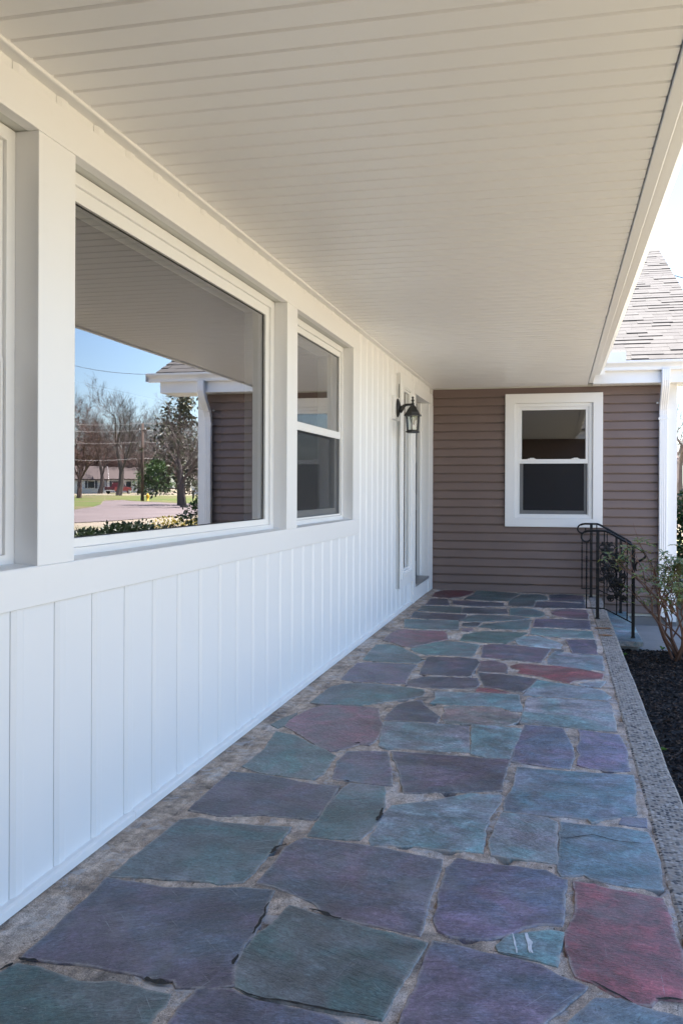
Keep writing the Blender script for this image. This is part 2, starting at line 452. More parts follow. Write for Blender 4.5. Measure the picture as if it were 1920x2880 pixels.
# ------------------------------------------------------------------ porch floor
def floor_z(x): return -SLOPE * x
Y0 = -0.58
def build_floor():
    # mortar bed: a fine uneven sheet with body
    m = MB(); xs = [i * (1.862 / 88) for i in range(89)]
    ys = []; y = Y0
    while y < 11.07:
        ys.append(y); y += .07 if y < 1.3 else (.022 if y < 5 else .04)
    ys.append(11.075)
    for yy in ys:
        for x in xs:
            h = mnoise.fractal(Vector((x * 9, yy * 9, 2.0)), 1.0, 2.0, 4) * .0030
            g = mnoise.noise(Vector((x * 16, yy * 16, 7.7)))
            if g < -.38: h -= (-.38 - g) * .07
            edge = max(0, .10 - x) / .10
            m.v.append((x, yy, floor_z(x) - .0026 + h + edge * .004))
    nx = len(xs)
    for j in range(len(ys) - 1):
        for i in range(nx - 1):
            a = j * nx + i; m.f.append((a, a + 1, a + nx + 1, a + nx))
    bed = m.build('porch_floor', 'mortar', smooth=True)
    tag(bed, 'irregular slate flagstone porch floor set in sandy mortar', 'floor', kind='structure')
    part('floor_slab', 'foundation', bed, (-.15, 1.86, Y0, 11.07, -.6, -.075), bevel=0)
    return bed
floor = build_floor()

CROPS = {'A': (0, 2280, 1.96), 'B': (600, 2280, 1.96), 'C': (1120, 2280, 1.96), 'D': (480, 1900, 1.96), 'E': (1120, 1900, 1.96),
         'F': (760, 1820, 3.136), 'G': (1240, 1820, 2.8), 'H': (940, 1640, 3.92), 'I': (1320, 1640, 3.564)}
PUR = (.120, .108, .150); PURD = (.084, .083, .112); PURL = (.142, .134, .198); MAU = (.170, .108, .140)
GRN = (.108, .152, .162); GRND = (.086, .118, .126); GRNL = (.160, .232, .252); GRY = (.190, .222, .245)
RED = (.215, .068, .080); REDD = (.115, .040, .052); BLU = (.140, .200, .238); LBL = (.24, .32, .35); TAN = (.215, .185, .175)
STONES = [
 ('A', GRND, '-200,1000 0,890 95,838 220,868 440,938 640,942 810,985 930,1010 900,1080 800,1200 720,1300 -300,1300'),
 ('B', PUR, '-101,985 110,985 200,1035 360,1065 520,1105 640,1135 760,1200 700,1320 -340,1320 -250,1176'),
 ('A', PURD, '125,808 300,650 440,520 590,375 760,400 900,425 1130,430 1330,425 1508,442 1478,515 1390,690 1340,745 1290,850 1285,965 1160,985 1060,975 975,975 965,940 810,920 640,885 500,860 330,840 230,822'),
 ('A', GRN, '610,360 800,200 990,50 1100,35 1200,60 1400,80 1600,90 1560,150 1490,230 1420,310 1335,395 1200,402 1150,387 900,375 740,365'),
 ('B', PUR, '240,400 360,255 400,200 500,150 640,165 780,185 900,200 1050,230 1210,265 1255,270 1240,340 1200,460 1165,570 1140,690 1010,665 860,630 700,590 610,565 560,510 430,455 330,420'),
 ('B', GRND, '415,525 530,555 620,583 700,604 860,645 1030,695 1180,727 1090,860 1000,1010 920,1145 780,1125 520,1080 350,1050 190,1015 128,970 122,900 152,790 240,690 350,600'),
 ('C', PURL, '325,262 480,290 660,310 820,330 880,365 920,380 915,480 895,632 760,630 660,660 590,690 480,710 280,695 215,660 195,600 215,530 215,470 240,390 270,320'),
 ('C', PUR, '195,715 320,740 500,785 640,815 780,850 880,905 1040,970 960,1040 850,1130 800,1176 690,1310 -70,1310 10,1176 60,1040 120,900 150,790'),
 ('C', GRNL, '540,745 610,685 720,672 840,662 912,675 890,750 868,857 760,830 640,800 550,775'),
 ('C', RED, '968,390 1080,405 1200,440 1300,455 1455,487 1470,555 1500,600 1520,690 1552,750 1568,790 1585,900 1575,1045 1500,1040 1430,1040 1385,1075 1290,1065 1190,1015 1060,950 980,915 950,840 925,760 925,670 970,590 975,480'),
 ('C', BLU, '1090,1040 1210,1042 1330,1085 1480,1120 1568,1145 1630,1180 1620,1310 810,1310 920,1176 1000,1110'),
 ('C', BLU, '890,62 1000,75 1200,90 1375,118 1400,180 1425,250 1445,310 1455,437 1330,425 1200,405 1060,375 1020,355 890,360 878,330 882,230 890,160'),
 ('C', GRY, '575,10 700,25 820,40 868,65 870,170 868,297 740,275 600,260 510,245 497,195 520,130 550,60'),
 ('C', PURL, '1235,38 1362,42 1364,92 1215,75'),
 ('D', PURD, '330,530 480,540 640,570 780,595 930,610 900,660 850,720 795,795 650,780 480,770 260,772 100,740 150,690 250,600'),
 ('D', GRN, '990,592 1100,605 1175,615 1178,680 1165,750 1100,860 1030,905 900,900 760,885 800,810 850,740 930,640'),
 ('E', GRNL, '-40,715 150,695 280,670 400,650 560,660 565,690 510,760 478,850 460,975 280,962 50,938 -140,928 -158,905 -120,830 -80,770'),
 ('D', PUR, '970,418 1080,415 1195,420 1210,500 1222,605 1100,598 980,580 885,568 900,530 920,470'),
 ('E', PUR, '-40,418 100,425 300,440 500,455 610,462 590,530 560,632 400,640 200,645 30,648 15,580 0,520 -25,460'),
 ('D', GRN, '580,310 680,330 760,370 850,410 905,440 870,490 840,540 770,570 640,555 490,535 395,500 450,460 520,400'),
 ('F', MAU, '140,700 180,640 300,570 420,530 540,515 740,525 950,540 960,620 985,690 960,770 920,830 870,865 790,855 700,880 640,895 510,912 460,900 370,840 280,780'),
 ('F', GRN, '350,490 430,425 540,350 640,325 800,320 960,325 1150,350 1350,375 1365,400 1340,430 1200,460 1000,480 900,500 800,513 560,506 420,498'),
 ('F', PURD, '1000,640 1050,570 1130,500 1330,462 1360,510 1420,560 1490,610 1460,668 1250,655'),
 ('E', GRY, '-80,252 50,257 250,267 385,277 388,350 390,423 250,416 60,403 -60,400 -112,388 -95,320'),
 ('E', GRNL, '405,270 520,280 678,295 650,370 610,460 500,453 400,435 402,350'),
 ('E', PURL, '692,272 810,280 900,290 940,350 970,440 940,515 840,505 720,485 622,473 642,390 672,310'),
 ('E', PURL, '995,300 1100,315 1220,330 1250,410 1272,525 1150,525 1050,510 980,490 1000,440 980,400 1000,350'),
 ('E', BLU, '655,505 850,520 1080,535 1295,548 1300,650 1308,765 1180,785 1060,810 1040,790 850,775 580,750 590,690 635,600'),
 ('G', TAN, '20,470 120,462 300,474 440,480 520,510 620,545 600,590 520,620 400,622 200,605 30,600 10,560 25,510'),
 ('G', GRNL, '-50,348 30,350 200,358 400,365 610,375 622,430 635,512 540,505 480,477 380,465 200,457 40,450 -85,440 -40,400'),
 ('G', GRY, '680,397 900,404 1100,417 1320,432 1350,510 1375,665 1150,650 960,630 780,613 627,598 642,520 662,450'),
 ('G', GRNL, '760,257 900,282 1080,307 1270,342 1330,390 1300,414 1100,406 900,393 642,380 702,310'),
 ('G', LBL, '1080,292 1180,272 1292,267 1250,315 1150,307'),
 ('G', RED, '540,150 620,130 800,145 950,155 1100,175 1280,212 1260,250 1150,255 1050,265 1010,285 900,263 780,233 660,213 600,203 620,180 560,168'),
 ('G', PURD, '290,203 450,211 600,228 756,252 700,310 640,353 560,348 440,328 340,313 310,250'),
 ('G', RED, '285,320 400,328 500,347 550,362 400,356 270,350'),
 ('G', MAU, '310,110 400,104 510,132 520,165 515,203 400,198 292,192 300,150'),
 ('G', PURD, '-110,85 -75,73 0,80 150,82 283,95 298,120 258,190 230,228 100,225 0,221 -172,209 -150,150'),
 ('G', PURD, '-260,264 -150,236 0,233 150,240 285,246 298,290 280,318 130,323 0,326 -160,316 -275,300'),
 ('F', PUR, '620,285 700,200 760,140 880,133 1050,143 1295,157 1230,220 1190,320 1100,325 900,310 700,298'),
 ('H', GRN, '315,848 380,760 460,680 600,675 740,710 860,770 940,815 985,852 910,884 600,874'),
 ('H', GRNL, '840,725 960,692 1080,662 1210,643 1400,655 1594,684 1560,740 1517,814 1350,805 1180,790 980,785 900,765'),
 ('H', MAU, '540,630 600,570 680,520 760,505 900,518 1050,523 1200,528 1240,560 1245,620 1100,648 960,678 850,708 760,695 660,660'),
 ('H', GRN, '770,488 775,398 900,398 1100,408 1366,415 1368,470 1358,512 1200,515 960,511 850,497'),
 ('H', PURD, '840,378 880,314 1000,329 1200,339 1448,349 1438,390 1378,409 1200,402 1000,392'),
 ('H', GRND, '920,300 960,250 1150,255 1398,260 1408,290 1388,332 1200,324 1050,314'),
 ('H', PURD, '1000,240 1060,172 1150,170 1245,177 1255,215 1265,244 1100,241'),
 ('H', REDD, '1070,150 1110,100 1200,78 1400,78 1535,88 1520,110 1430,143 1330,158 1270,165 1150,156'),
 ('I', GRND, '70,74 250,84 500,107 440,145 385,180 200,177 40,169 -60,157 0,130 50,100'),
 ('I', PURD, '-170,175 -50,176 100,186 338,198 343,233 180,235 0,229 -165,213'),
 ('I', GRND, '530,112 700,112 770,132 786,168 660,176 638,238 500,238 402,228 390,190 432,152'),
 ('I', PURD, '800,117 950,115 1133,128 1148,193 1000,183 802,173'),
 ('I', PURD, '672,184 900,189 1148,201 1163,253 1000,250 800,248 648,243'),
 ('I', PURD, '-60,243 150,248 368,261 384,308 200,309 0,304 -82,297'),
 ('I', GRN, '402,252 500,247 648,262 742,292 752,320 700,343 540,337 402,322'),
 ('I', GRN, '-20,333 80,316 300,325 500,338 610,353 480,370 300,379 140,387 0,387 -92,377'),
 ('I', PURD, '-70,402 0,397 108,397 80,433 -20,438 -80,423'),
 ('I', GRN, '85,438 150,413 300,394 480,379 618,369 598,420 573,467 400,462 230,457'),
 ('I', MAU, '812,290 880,264 1000,258 1163,268 1183,310 1187,363 1090,359 950,347 850,323'),
 ('I', PUR, '658,358 800,363 1000,366 1203,378 1208,462 1050,456 850,445 630,438'),
 ('I', GRNL, '617,448 800,454 1000,469 1223,484 1242,558 1080,548 900,543 740,528 607,508'),
 ('I', GRN, '-60,515 40,497 130,479 300,484 590,494 500,545 430,572 370,603 200,597 20,587 -100,576'),
 ('I', LBL, '457,570 540,537 680,532 780,562 880,592 923,615 903,656 750,648 600,633 492,618'),
 ('I', PUR, '962,572 1100,568 1253,571 1268,640 1278,716 1150,710 1032,703 1002,640'),
 ('I', PUR, '137,622 300,615 500,633 808,663 760,730 710,798 600,788 400,767 200,747 112,743 122,690'),
 ('I', GRY, '850,685 940,694 1030,711 1200,723 1328,733 1343,878 1200,868 1000,848 880,828 772,808 792,740'),
 ('I', PURD, '842,664 940,671 932,688 852,681'),
 ('D', GRN, '555,270 620,235 700,205 650,245 630,278 590,290'),
 ('I', MAU, '-75,457 20,447 38,465 -10,486 -80,478'),
]
def stone_mesh(pts, top, thick, seed, fine=.020):
    """outline (world xy) to an irregular bevelled slab; top(x, y) gives the surface height"""
    area = sum(pts[i][0] * pts[(i + 1) % len(pts)][1] - pts[(i + 1) % len(pts)][0] * pts[i][1] for i in range(len(pts)))
    if area < 0: pts = pts[::-1]
    cx = sum(p[0] for p in pts) / len(pts); cy = sum(p[1] for p in pts) / len(pts)
    out = []
    for i, a in enumerate(pts):
        b = pts[(i + 1) % len(pts)]; L = math.hypot(b[0] - a[0], b[1] - a[1]); n = max(1, min(24, int(L / fine)))
        for k in range(n):
            t = k / n; x = a[0] + (b[0] - a[0]) * t; y = a[1] + (b[1] - a[1]) * t
            w = min(.0070, abs(area) ** .5 * .022)
            x += mnoise.noise(Vector((x * 14, y * 14, seed))) * w + mnoise.noise(Vector((x * 55, y * 55, seed))) * w * .5
            y += mnoise.noise(Vector((x * 14, y * 14, seed + 50))) * w + mnoise.noise(Vector((x * 55, y * 55, seed + 9))) * w * .5
            out.append((x, y))
    n = len(out)
    def inset(d, dz):
        r = []
        for i in range(n):
            p, q = out[i - 1], out[(i + 1) % n]; tx, ty = q[0] - p[0], q[1] - p[1]; L = math.hypot(tx, ty) or 1
            d2 = d - .005; x = out[i][0] - ty / L * d2; y = out[i][1] + tx / L * d2
            r.append((x, y, top(x, y) + dz))
        return r
    e = .0022 + .0018 * rnd.random()
    tilt = (rnd.uniform(-.004, .004), rnd.uniform(-.004, .004)); lift = rnd.uniform(0, .0022)
    rings = [inset(0, -thick), inset(0, -e), inset(e * .8, 0), inset(.012, .0004)] if abs(area) > .03 else [inset(0, -thick), inset(0, -e), inset(e * .8, 0)]
    vs = []
    for rg in rings: vs += [(x, y, z + lift + tilt[0] * (x - cx) + tilt[1] * (y - cy)) for x, y, z in rg]
    fs = []
    nr = len(rings)
    for j in range(nr - 1):
        for i in range(n):
            k = (i + 1) % n; fs.append((j * n + i, j * n + k, (j + 1) * n + k, (j + 1) * n + i))
    fs.append(tuple(range((nr - 1) * n, nr * n)))
    return vs, fs, [0.0 if r == 3 else 1.0 for r in range(nr) for _ in range(n)] if nr == 4 else [0.25] * (nr * n)
def add_stone(pts, c, top, thick, parent, seed, name='flagstone', **kw):
    vs, fs, ed = stone_mesh(pts, top, thick, seed, **kw)
    me = bpy.data.meshes.new(name); me.from_pydata(vs, [], fs); me.update(); me.materials.append(MATS['slate']); me.attributes.new('edge', 'FLOAT', 'POINT').data.foreach_set('value', ed)
    o = link(name, me, parent)
    k = rnd.uniform(.9, 1.1); o.color = (c[0] * k * rnd.uniform(.95, 1.05), c[1] * k, c[2] * k * rnd.uniform(.95, 1.05), 1)
    return o
for i, (crop, c, s) in enumerate(STONES):
    ox, oy, sc = CROPS[crop]
    pts = []
    for tok in s.split():
        a, b = map(float, tok.split(',')); p = on_floor(ox + a / sc, oy + b / sc); pts.append((p.x, p.y))
    pts = [(min(max(x, .03), 1.845), min(y, 11.06)) for x, y in pts]
    add_stone(pts, c, lambda x, y: floor_z(x), .04, floor, i * 3.7)
# the same paving goes on behind the camera
yy = 1.13
while yy > Y0 + .2:
    h = min(rnd.uniform(.34, .5), yy - Y0 - .02); x = .22
    while x < 1.7:
        w = min(rnd.uniform(.4, .75), 1.80 - x)
        if 1.80 - (x + w) < .2: w = 1.80 - x
        j = lambda: rnd.uniform(-.02, .02)
        add_stone([(x + .02 + j(), yy - h + .03 + j()), (x + w - .02 + j(), yy - h + .03 + j()), (x + w - .02 + j(), yy - .02 + j()), (x + .02 + j(), yy - .02 + j())],
                  rnd.choice([PUR, PURD, GRN, GRND, GRNL, RED, BLU, GRY]), lambda x, y: floor_z(x), .04, floor, x * 9 + yy)
        x += w
    yy -= h

# flat marks that lie on the stones, and dark strips painting the shade in crevices between stone and mortar
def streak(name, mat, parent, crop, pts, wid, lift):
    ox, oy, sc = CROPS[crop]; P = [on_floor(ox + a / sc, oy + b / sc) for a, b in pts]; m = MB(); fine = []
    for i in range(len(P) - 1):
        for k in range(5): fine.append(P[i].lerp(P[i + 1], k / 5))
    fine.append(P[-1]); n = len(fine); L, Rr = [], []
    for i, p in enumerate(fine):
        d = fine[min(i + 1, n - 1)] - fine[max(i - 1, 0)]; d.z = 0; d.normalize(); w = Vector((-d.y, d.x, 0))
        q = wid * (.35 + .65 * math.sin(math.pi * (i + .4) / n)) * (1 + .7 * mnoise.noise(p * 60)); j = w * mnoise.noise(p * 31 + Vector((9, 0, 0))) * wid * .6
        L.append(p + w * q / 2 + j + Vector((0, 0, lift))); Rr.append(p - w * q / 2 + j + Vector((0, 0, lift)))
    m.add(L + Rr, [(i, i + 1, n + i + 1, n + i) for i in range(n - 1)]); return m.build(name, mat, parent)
stones = sorted([o for o in floor.children if o.name.startswith('flagstone')], key=lambda o: o.name)
simple('chalk', (.62, .64, .66), .9, .25, 60); simple('soil_and_shade', (.022, .018, .016), .95, .4, 60, 0, .8, 150)  # second tone: dirt in the stone crack, painted shade in the crevices
for x in (0, 72, 84):
    streak('chalk_mark', 'chalk', stones[8], 'C', [(628 + x, 682), (636 + x, 722), (646 + x, 756), (650 + x, 792)], .005 if x != 84 else .009, .0042)
streak('crack', 'soil_and_shade', stones[11], 'C', [(892, 157), (960, 152), (1070, 137), (1120, 150), (1195, 172), (1300, 182), (1400, 190)], .006, .0042)
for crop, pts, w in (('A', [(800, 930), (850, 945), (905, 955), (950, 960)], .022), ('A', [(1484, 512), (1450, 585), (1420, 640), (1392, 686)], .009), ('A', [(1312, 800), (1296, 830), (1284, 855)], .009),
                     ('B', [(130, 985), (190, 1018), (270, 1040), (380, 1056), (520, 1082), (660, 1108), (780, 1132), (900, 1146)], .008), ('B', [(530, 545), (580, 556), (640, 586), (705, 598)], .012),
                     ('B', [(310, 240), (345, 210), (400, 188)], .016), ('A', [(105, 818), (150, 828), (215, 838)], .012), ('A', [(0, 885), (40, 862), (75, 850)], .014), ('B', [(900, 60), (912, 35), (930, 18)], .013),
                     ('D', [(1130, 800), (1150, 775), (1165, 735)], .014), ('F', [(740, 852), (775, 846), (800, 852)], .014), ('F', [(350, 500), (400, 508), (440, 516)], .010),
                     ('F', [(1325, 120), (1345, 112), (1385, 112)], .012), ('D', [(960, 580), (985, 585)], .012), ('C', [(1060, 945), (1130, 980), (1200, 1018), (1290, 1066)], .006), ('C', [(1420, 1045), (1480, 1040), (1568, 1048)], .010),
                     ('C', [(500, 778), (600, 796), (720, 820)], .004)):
    streak('crevice_shade', 'soil_and_shade', floor, crop, pts, w, .0042)

# kerb of exposed aggregate
def build_kerb():
    m = MB(); yb = [Y0 + i * .12 for i in range(int((10.98 - Y0) / .12) + 1)]
    for y in yb:
        j = mnoise.noise(Vector((0, y * 2.2, 1))) * .006; k = mnoise.noise(Vector((0, y * 3.1, 5))) * .004
        for (x, z) in ((1.852 + k, -.12), (1.852 + k, -.0225), (1.862 + k, -.0185), (1.985 + j, -.0225 + k * .3), (1.997 + j, -.034), (2.0 + j, -.6)):
            m.v.append((x, y, z))
    for i in range(len(yb) - 1):
        for q in range(5):
            a = i * 6 + q; m.f.append((a, a + 1, a + 7, a + 6)[::-1])
    n = len(yb) - 1
    m.f.append((0, 1, 2, 3, 4, 5)); m.f.append(tuple(n * 6 + q for q in (5, 4, 3, 2, 1, 0)))
    o = m.build('porch_kerb', 'kerb_aggregate', fix=True)
    tag(o, 'speckled exposed aggregate concrete kerb along the flagstone floor', 'kerb', kind='structure')
    for y, l in ((8.02, .11), (8.42, .13)):      # two rust stains left by old railing feet
        r = MB(); c = []
        for k in range(18):
            a = 2 * math.pi * k / 18; q = 1 + .3 * mnoise.noise(Vector((k * .9, y, 0)))
            c.append((1.905 + math.cos(a) * l * .55 * q, y + math.sin(a) * .035 * q))
        r.add([(x, yy, -.0155) for x, yy in c], [tuple(range(18))]); r.build('rust_stain', 'rust', o)
build_kerb()

# step and walk
def build_step():
    m = MB(); m.box(1.995, 2.245, 8.88, 10.98, -.5, -.245); m.build('porch_step', 'foundation', bevel=.01)
    st = bpy.data.objects['porch_step']
    tag(st, 'low porch step with blue green flagstone tread between the iron railings', 'step', kind='structure')
    ys = [8.82, 9.40, 9.92, 10.46, 10.99]
    cs = [BLU, (.20, .29, .34), GRNL, BLU]
    for i in range(4):
        j = rnd.uniform(-.03, .03)
        add_stone([(2.005, ys[i] + .012), (2.275, ys[i] + .012 + j), (2.278, ys[i + 1] - .012 + (j if i < 3 else 0)), (2.005, ys[i + 1] - .012)], cs[i],
                  lambda x, y: -.19, .045, st, 300 + i, name='flagstone')
    m = MB(); m.box(2.02, 2.25, 8.86, 10.96, -.244, -.198); m.build('mortar_bed', 'mortar', st)
    w = MB(); w.box(2.246, 6.5, 8.98, 10.7, -.5, -.30)
    tag(w.build('walk', 'concrete', bevel=.012), 'grey concrete front walk leading off the porch step', 'walk', kind='structure')
build_step()

# mulch bed
def build_mulch():
    def hz(x, y): return -.29 - max(0, x - 2.6) * .06 + mnoise.fractal(Vector((x * 2.1, y * 2.1, 4)), 1, 2, 3) * .022
    m = MB(); nx, ny = 24, 120; x0, x1, y0, y1 = 1.99, 3.3, -3.0, 8.985
    for j in range(ny + 1):
        for i in range(nx + 1):
            x = x0 + (x1 - x0) * i / nx; y = y0 + (y1 - y0) * j / ny
            z = hz(x, y)
            if i == nx: z = -.47
            m.v.append((x, y, z))
    for j in range(ny):
        for i in range(nx):
            a = j * (nx + 1) + i; m.f.append((a, a + 1, a + nx + 2, a + nx + 1))
    tag(m.build('planting_bed', 'mulch_base', smooth=True), 'dark earth of the planting bed beside the porch kerb', 'bed', kind='structure')
    c = MB()
    for _ in range(15000):
        y = rnd.uniform(1.5, 8.95); x = rnd.uniform(2.0, min(3.2, 2.35 + y * .17)); z = hz(x, y) + rnd.uniform(.0, .014)
        a = rnd.uniform(0, math.pi); L = rnd.uniform(.008, .034) * (1.5 if rnd.random() < .1 else 1); w = rnd.uniform(.004, .010); t = rnd.uniform(-.4, .4)
        u = Vector((math.cos(a) * math.cos(t), math.sin(a) * math.cos(t), math.sin(t))) * L; v = Vector((-math.sin(a), math.cos(a), rnd.uniform(-.5, .5))) * w
        p = Vector((x, y, z)); q = p + Vector((0, 0, rnd.uniform(.004, .009)))
        c.add([p - u - v, p + u - v * .6, p + u * .8 + v, p - u * .9 + v * .8, q - u * .5, q + u * .6], [(0, 1, 5, 4), (1, 2, 5), (2, 3, 4, 5), (3, 0, 4)])
    tag(c.build('mulch', 'mulch'), 'dark shredded bark mulch covering the bed beside the kerb', 'mulch', kind='stuff')
    for i, (px, py) in enumerate([(1788, 1830), (1862, 1828), (1750, 1848), (1856, 2110)]):
        g = on_floor(px, py, -.29, 0); s = MB()
        for k in range(9):
            a = rnd.uniform(0, 6.28); d = Vector((math.cos(a), math.sin(a), 0)); h = rnd.uniform(.02, .045); w = d.cross(Vector((0, 0, 1))) * .006
            b = Vector((g.x, g.y, hz(g.x, g.y))); mid = b + d * h * .35 + Vector((0, 0, h * .8)); tip = b + d * h + Vector((0, 0, h * .7))
            s.add([b - w * .5, b + w * .5, mid + w, tip, mid - w], [(0, 1, 2, 3, 4)])
        tag(s.build('weed_sprout', 'leaf_sprout'), 'tiny green weed sprouting from the dark mulch', 'weed', 'weed sprouts in the mulch')
build_mulch()

# ================================================================== THE HOUSE
house = empty('house', (0, 0, 0))
tag(house, 'white and taupe sided house with covered flagstone front porch', 'house')
CEIL = 2.44
YEND = 11.08

# ---- walls behind the siding (with window openings) and dark rooms
WY = [(.92, 2.431), (2.643, 4.987), (5.197, 6.709)]; ZS, ZH = .972, 2.278
def build_walls():
    m = MB(); xa, xb = -.16, -.03
    m.box(xa, xb, Y0, 9.656, -.05, ZS - .004); m.box(xa, xb, 10.67, YEND, -.05, ZS - .004); m.box(xa, xb, Y0, YEND, ZH + .004, 2.5)
    ye = [Y0] + [v for w in WY for v in w]
    for i in range(0, 6, 2): m.box(xa, xb, ye[i] + .004, ye[i + 1] - .004, ZS - .004, ZH + .004)
    m.box(xa, xb, 6.713, 8.86, ZS - .004, ZH + .004); m.box(xa, xb, 9.34, 9.656, ZS - .004, ZH + .004); m.box(xa, xb, 10.67, YEND, ZS - .004, ZH + .004)
    m.build('wall', 'interior_trim', house)
    r = MB()                                            # the room behind
    x0, x1, y0, y1, z0, z1 = -4.2, -.161, Y0, YEND + 3.9, -.05, 2.5
    v = [(x0, y0, z0), (x1, y0, z0), (x1, y1, z0), (x0, y1, z0), (x0, y0, z1), (x1, y0, z1), (x1, y1, z1), (x0, y1, z1)]
    r.add(v, [(0, 1, 2, 3), (4, 7, 6, 5), (0, 4, 5, 1), (2, 6, 7, 3), (0, 3, 7, 4)])
    r.build('room', 'interior', house)
build_walls()

# ---- vertical board siding: each panel is a flat board and a raised batten
PITCH = .2345; LINE0 = 2.312
def panel_mesh(z0, z1):
    m = MB()
    pr = [(-.0295, 0.0), (-.024, .0002), (-.024, .0050), (-.0060, .0058), (.0010, .026), (.0012, .058), (-.0004, .066), (-.0045, .073), (-.0045, PITCH - .0012), (-.0295, PITCH - .0012)]
    m.prism(pr, z0, z1, 'z'); me = m.mesh('siding_panel', 'siding_white')
    return me
def build_siding():
    low = panel_mesh(.012, .875); up = panel_mesh(2.38, 2.437); full = panel_mesh(.012, 2.437); cut = panel_mesh(.012, .25); top = panel_mesh(2.33, 2.437)
    y = LINE0 - PITCH * 12
    while y < 10.95:
        if y + PITCH < 6.85:
            link('siding_panel', low, house, loc=(0, y, 0)); link('siding_panel', up, house, loc=(0, y, 0))
        elif y + PITCH < 8.72: link('siding_panel', full, house, loc=(0, y, 0))
        elif y + PITCH < 9.60:
            link('siding_panel', cut, house, loc=(0, y, 0)); link('siding_panel', top, house, loc=(0, y, 0))
        elif y + PITCH < 11.05: link('siding_panel', top, house, loc=(0, y, 0))
        y += PITCH
build_siding()
# ---- trim
for a, b, c, d in ((Y0, 3.883, .013, .862), (3.885, 6.935, .011, .8635)):
    part('sill_trim', 'trim_white', house, (-.03, c, a, b, d, .979))
for a, b, c in ((Y0, 3.905, .012), (3.907, 6.935, .0102)):
    part('head_trim', 'trim_white', house, (-.03, c, a, b, 2.278, 2.397))
part('window_post', 'trim_white', house, (-.10, .009, 2.431, 2.643, .979, 2.278))
part('window_post', 'trim_white', house, (-.10, .009, 4.987, 5.197, .979, 2.278))
part('window_post', 'trim_white', house, (-.10, .009, .70, .92, .979, 2.278))
part('jamb_trim', 'trim_white', house, (-.10, .0095, 6.709, 6.935, .979, 2.278))
for a, b in ((Y0, 3.06), (3.062, 6.55), (6.552, 9.50)):
    m = MB(); m.prism([(-.04, .003), (.022, .003), (.022, .030), (.012, .034), (-.04, .036)], a, b, 'y'); m.build('base_trim', 'trim_white', house, bevel=.0015)
for a, b in ((Y0, 4.96), (4.961, YEND - .03)):
    m = MB(); m.prism([(-.04, 2.4335), (.030, 2.4335), (.034, 2.4305), (.041, 2.4315), (.044, 2.435), (.044, 2.447), (-.04, 2.447)], a, b, 'y'); m.build('ceiling_trim', 'trim_white', house)
# sill and head reveals: the sloping sill boards under each window
for i, (a, b) in enumerate(WY):
    m = MB(); m.prism([(-.10, .955), (.0105, .955), (.0105, .9805), (-.10, .988)], a, b, 'y'); m.build('window_sill', 'trim_white', house, bevel=.001)

# ---- windows
def dead_flat(mb, axis, d, a0, a1, b0, b1):
    if axis == 'x': mb.add([(d, a0, b0), (d, a1, b0), (d, a1, b1), (d, a0, b1)], [(0, 1, 2, 3)])
    else: mb.add([(a0, d, b0), (a1, d, b0), (a1, d, b1), (a0, d, b1)], [(0, 1, 2, 3)])
def picture_window():
    a, b = WY[1]
    m = MB(); m.ring('x', -.13, -.068, a + .001, b - .001, .976, 2.2775, .06, .062, .034, .042)
    w = m.build('picture_window', 'frame_white', house, bevel=.002)
    s = MB(); s.ring('x', -.125, -.080, a + .061, b - .063, 1.010, 2.2355, .055, .060, .032, .050); s.build('sash', 'frame_white', w, bevel=.002)
    g = MB(); dead_flat(g, 'x', GLASS, a + .114, b - .121, 1.040, 2.188); g.build('pane', 'glass', w)
    k = MB(); k.ring('x', -.0945, -.092, a + .1155, b - .1225, 1.0415, 2.186, .004); k.build('glazing_gasket', 'dark_gap', w)
    j = MB(); j.ring('x', -.21, -.1305, a + .012, b - .012, .99, 2.266, .10, .095, .04, .06); j.build('inner_jamb', 'interior_trim', w)
picture_window()
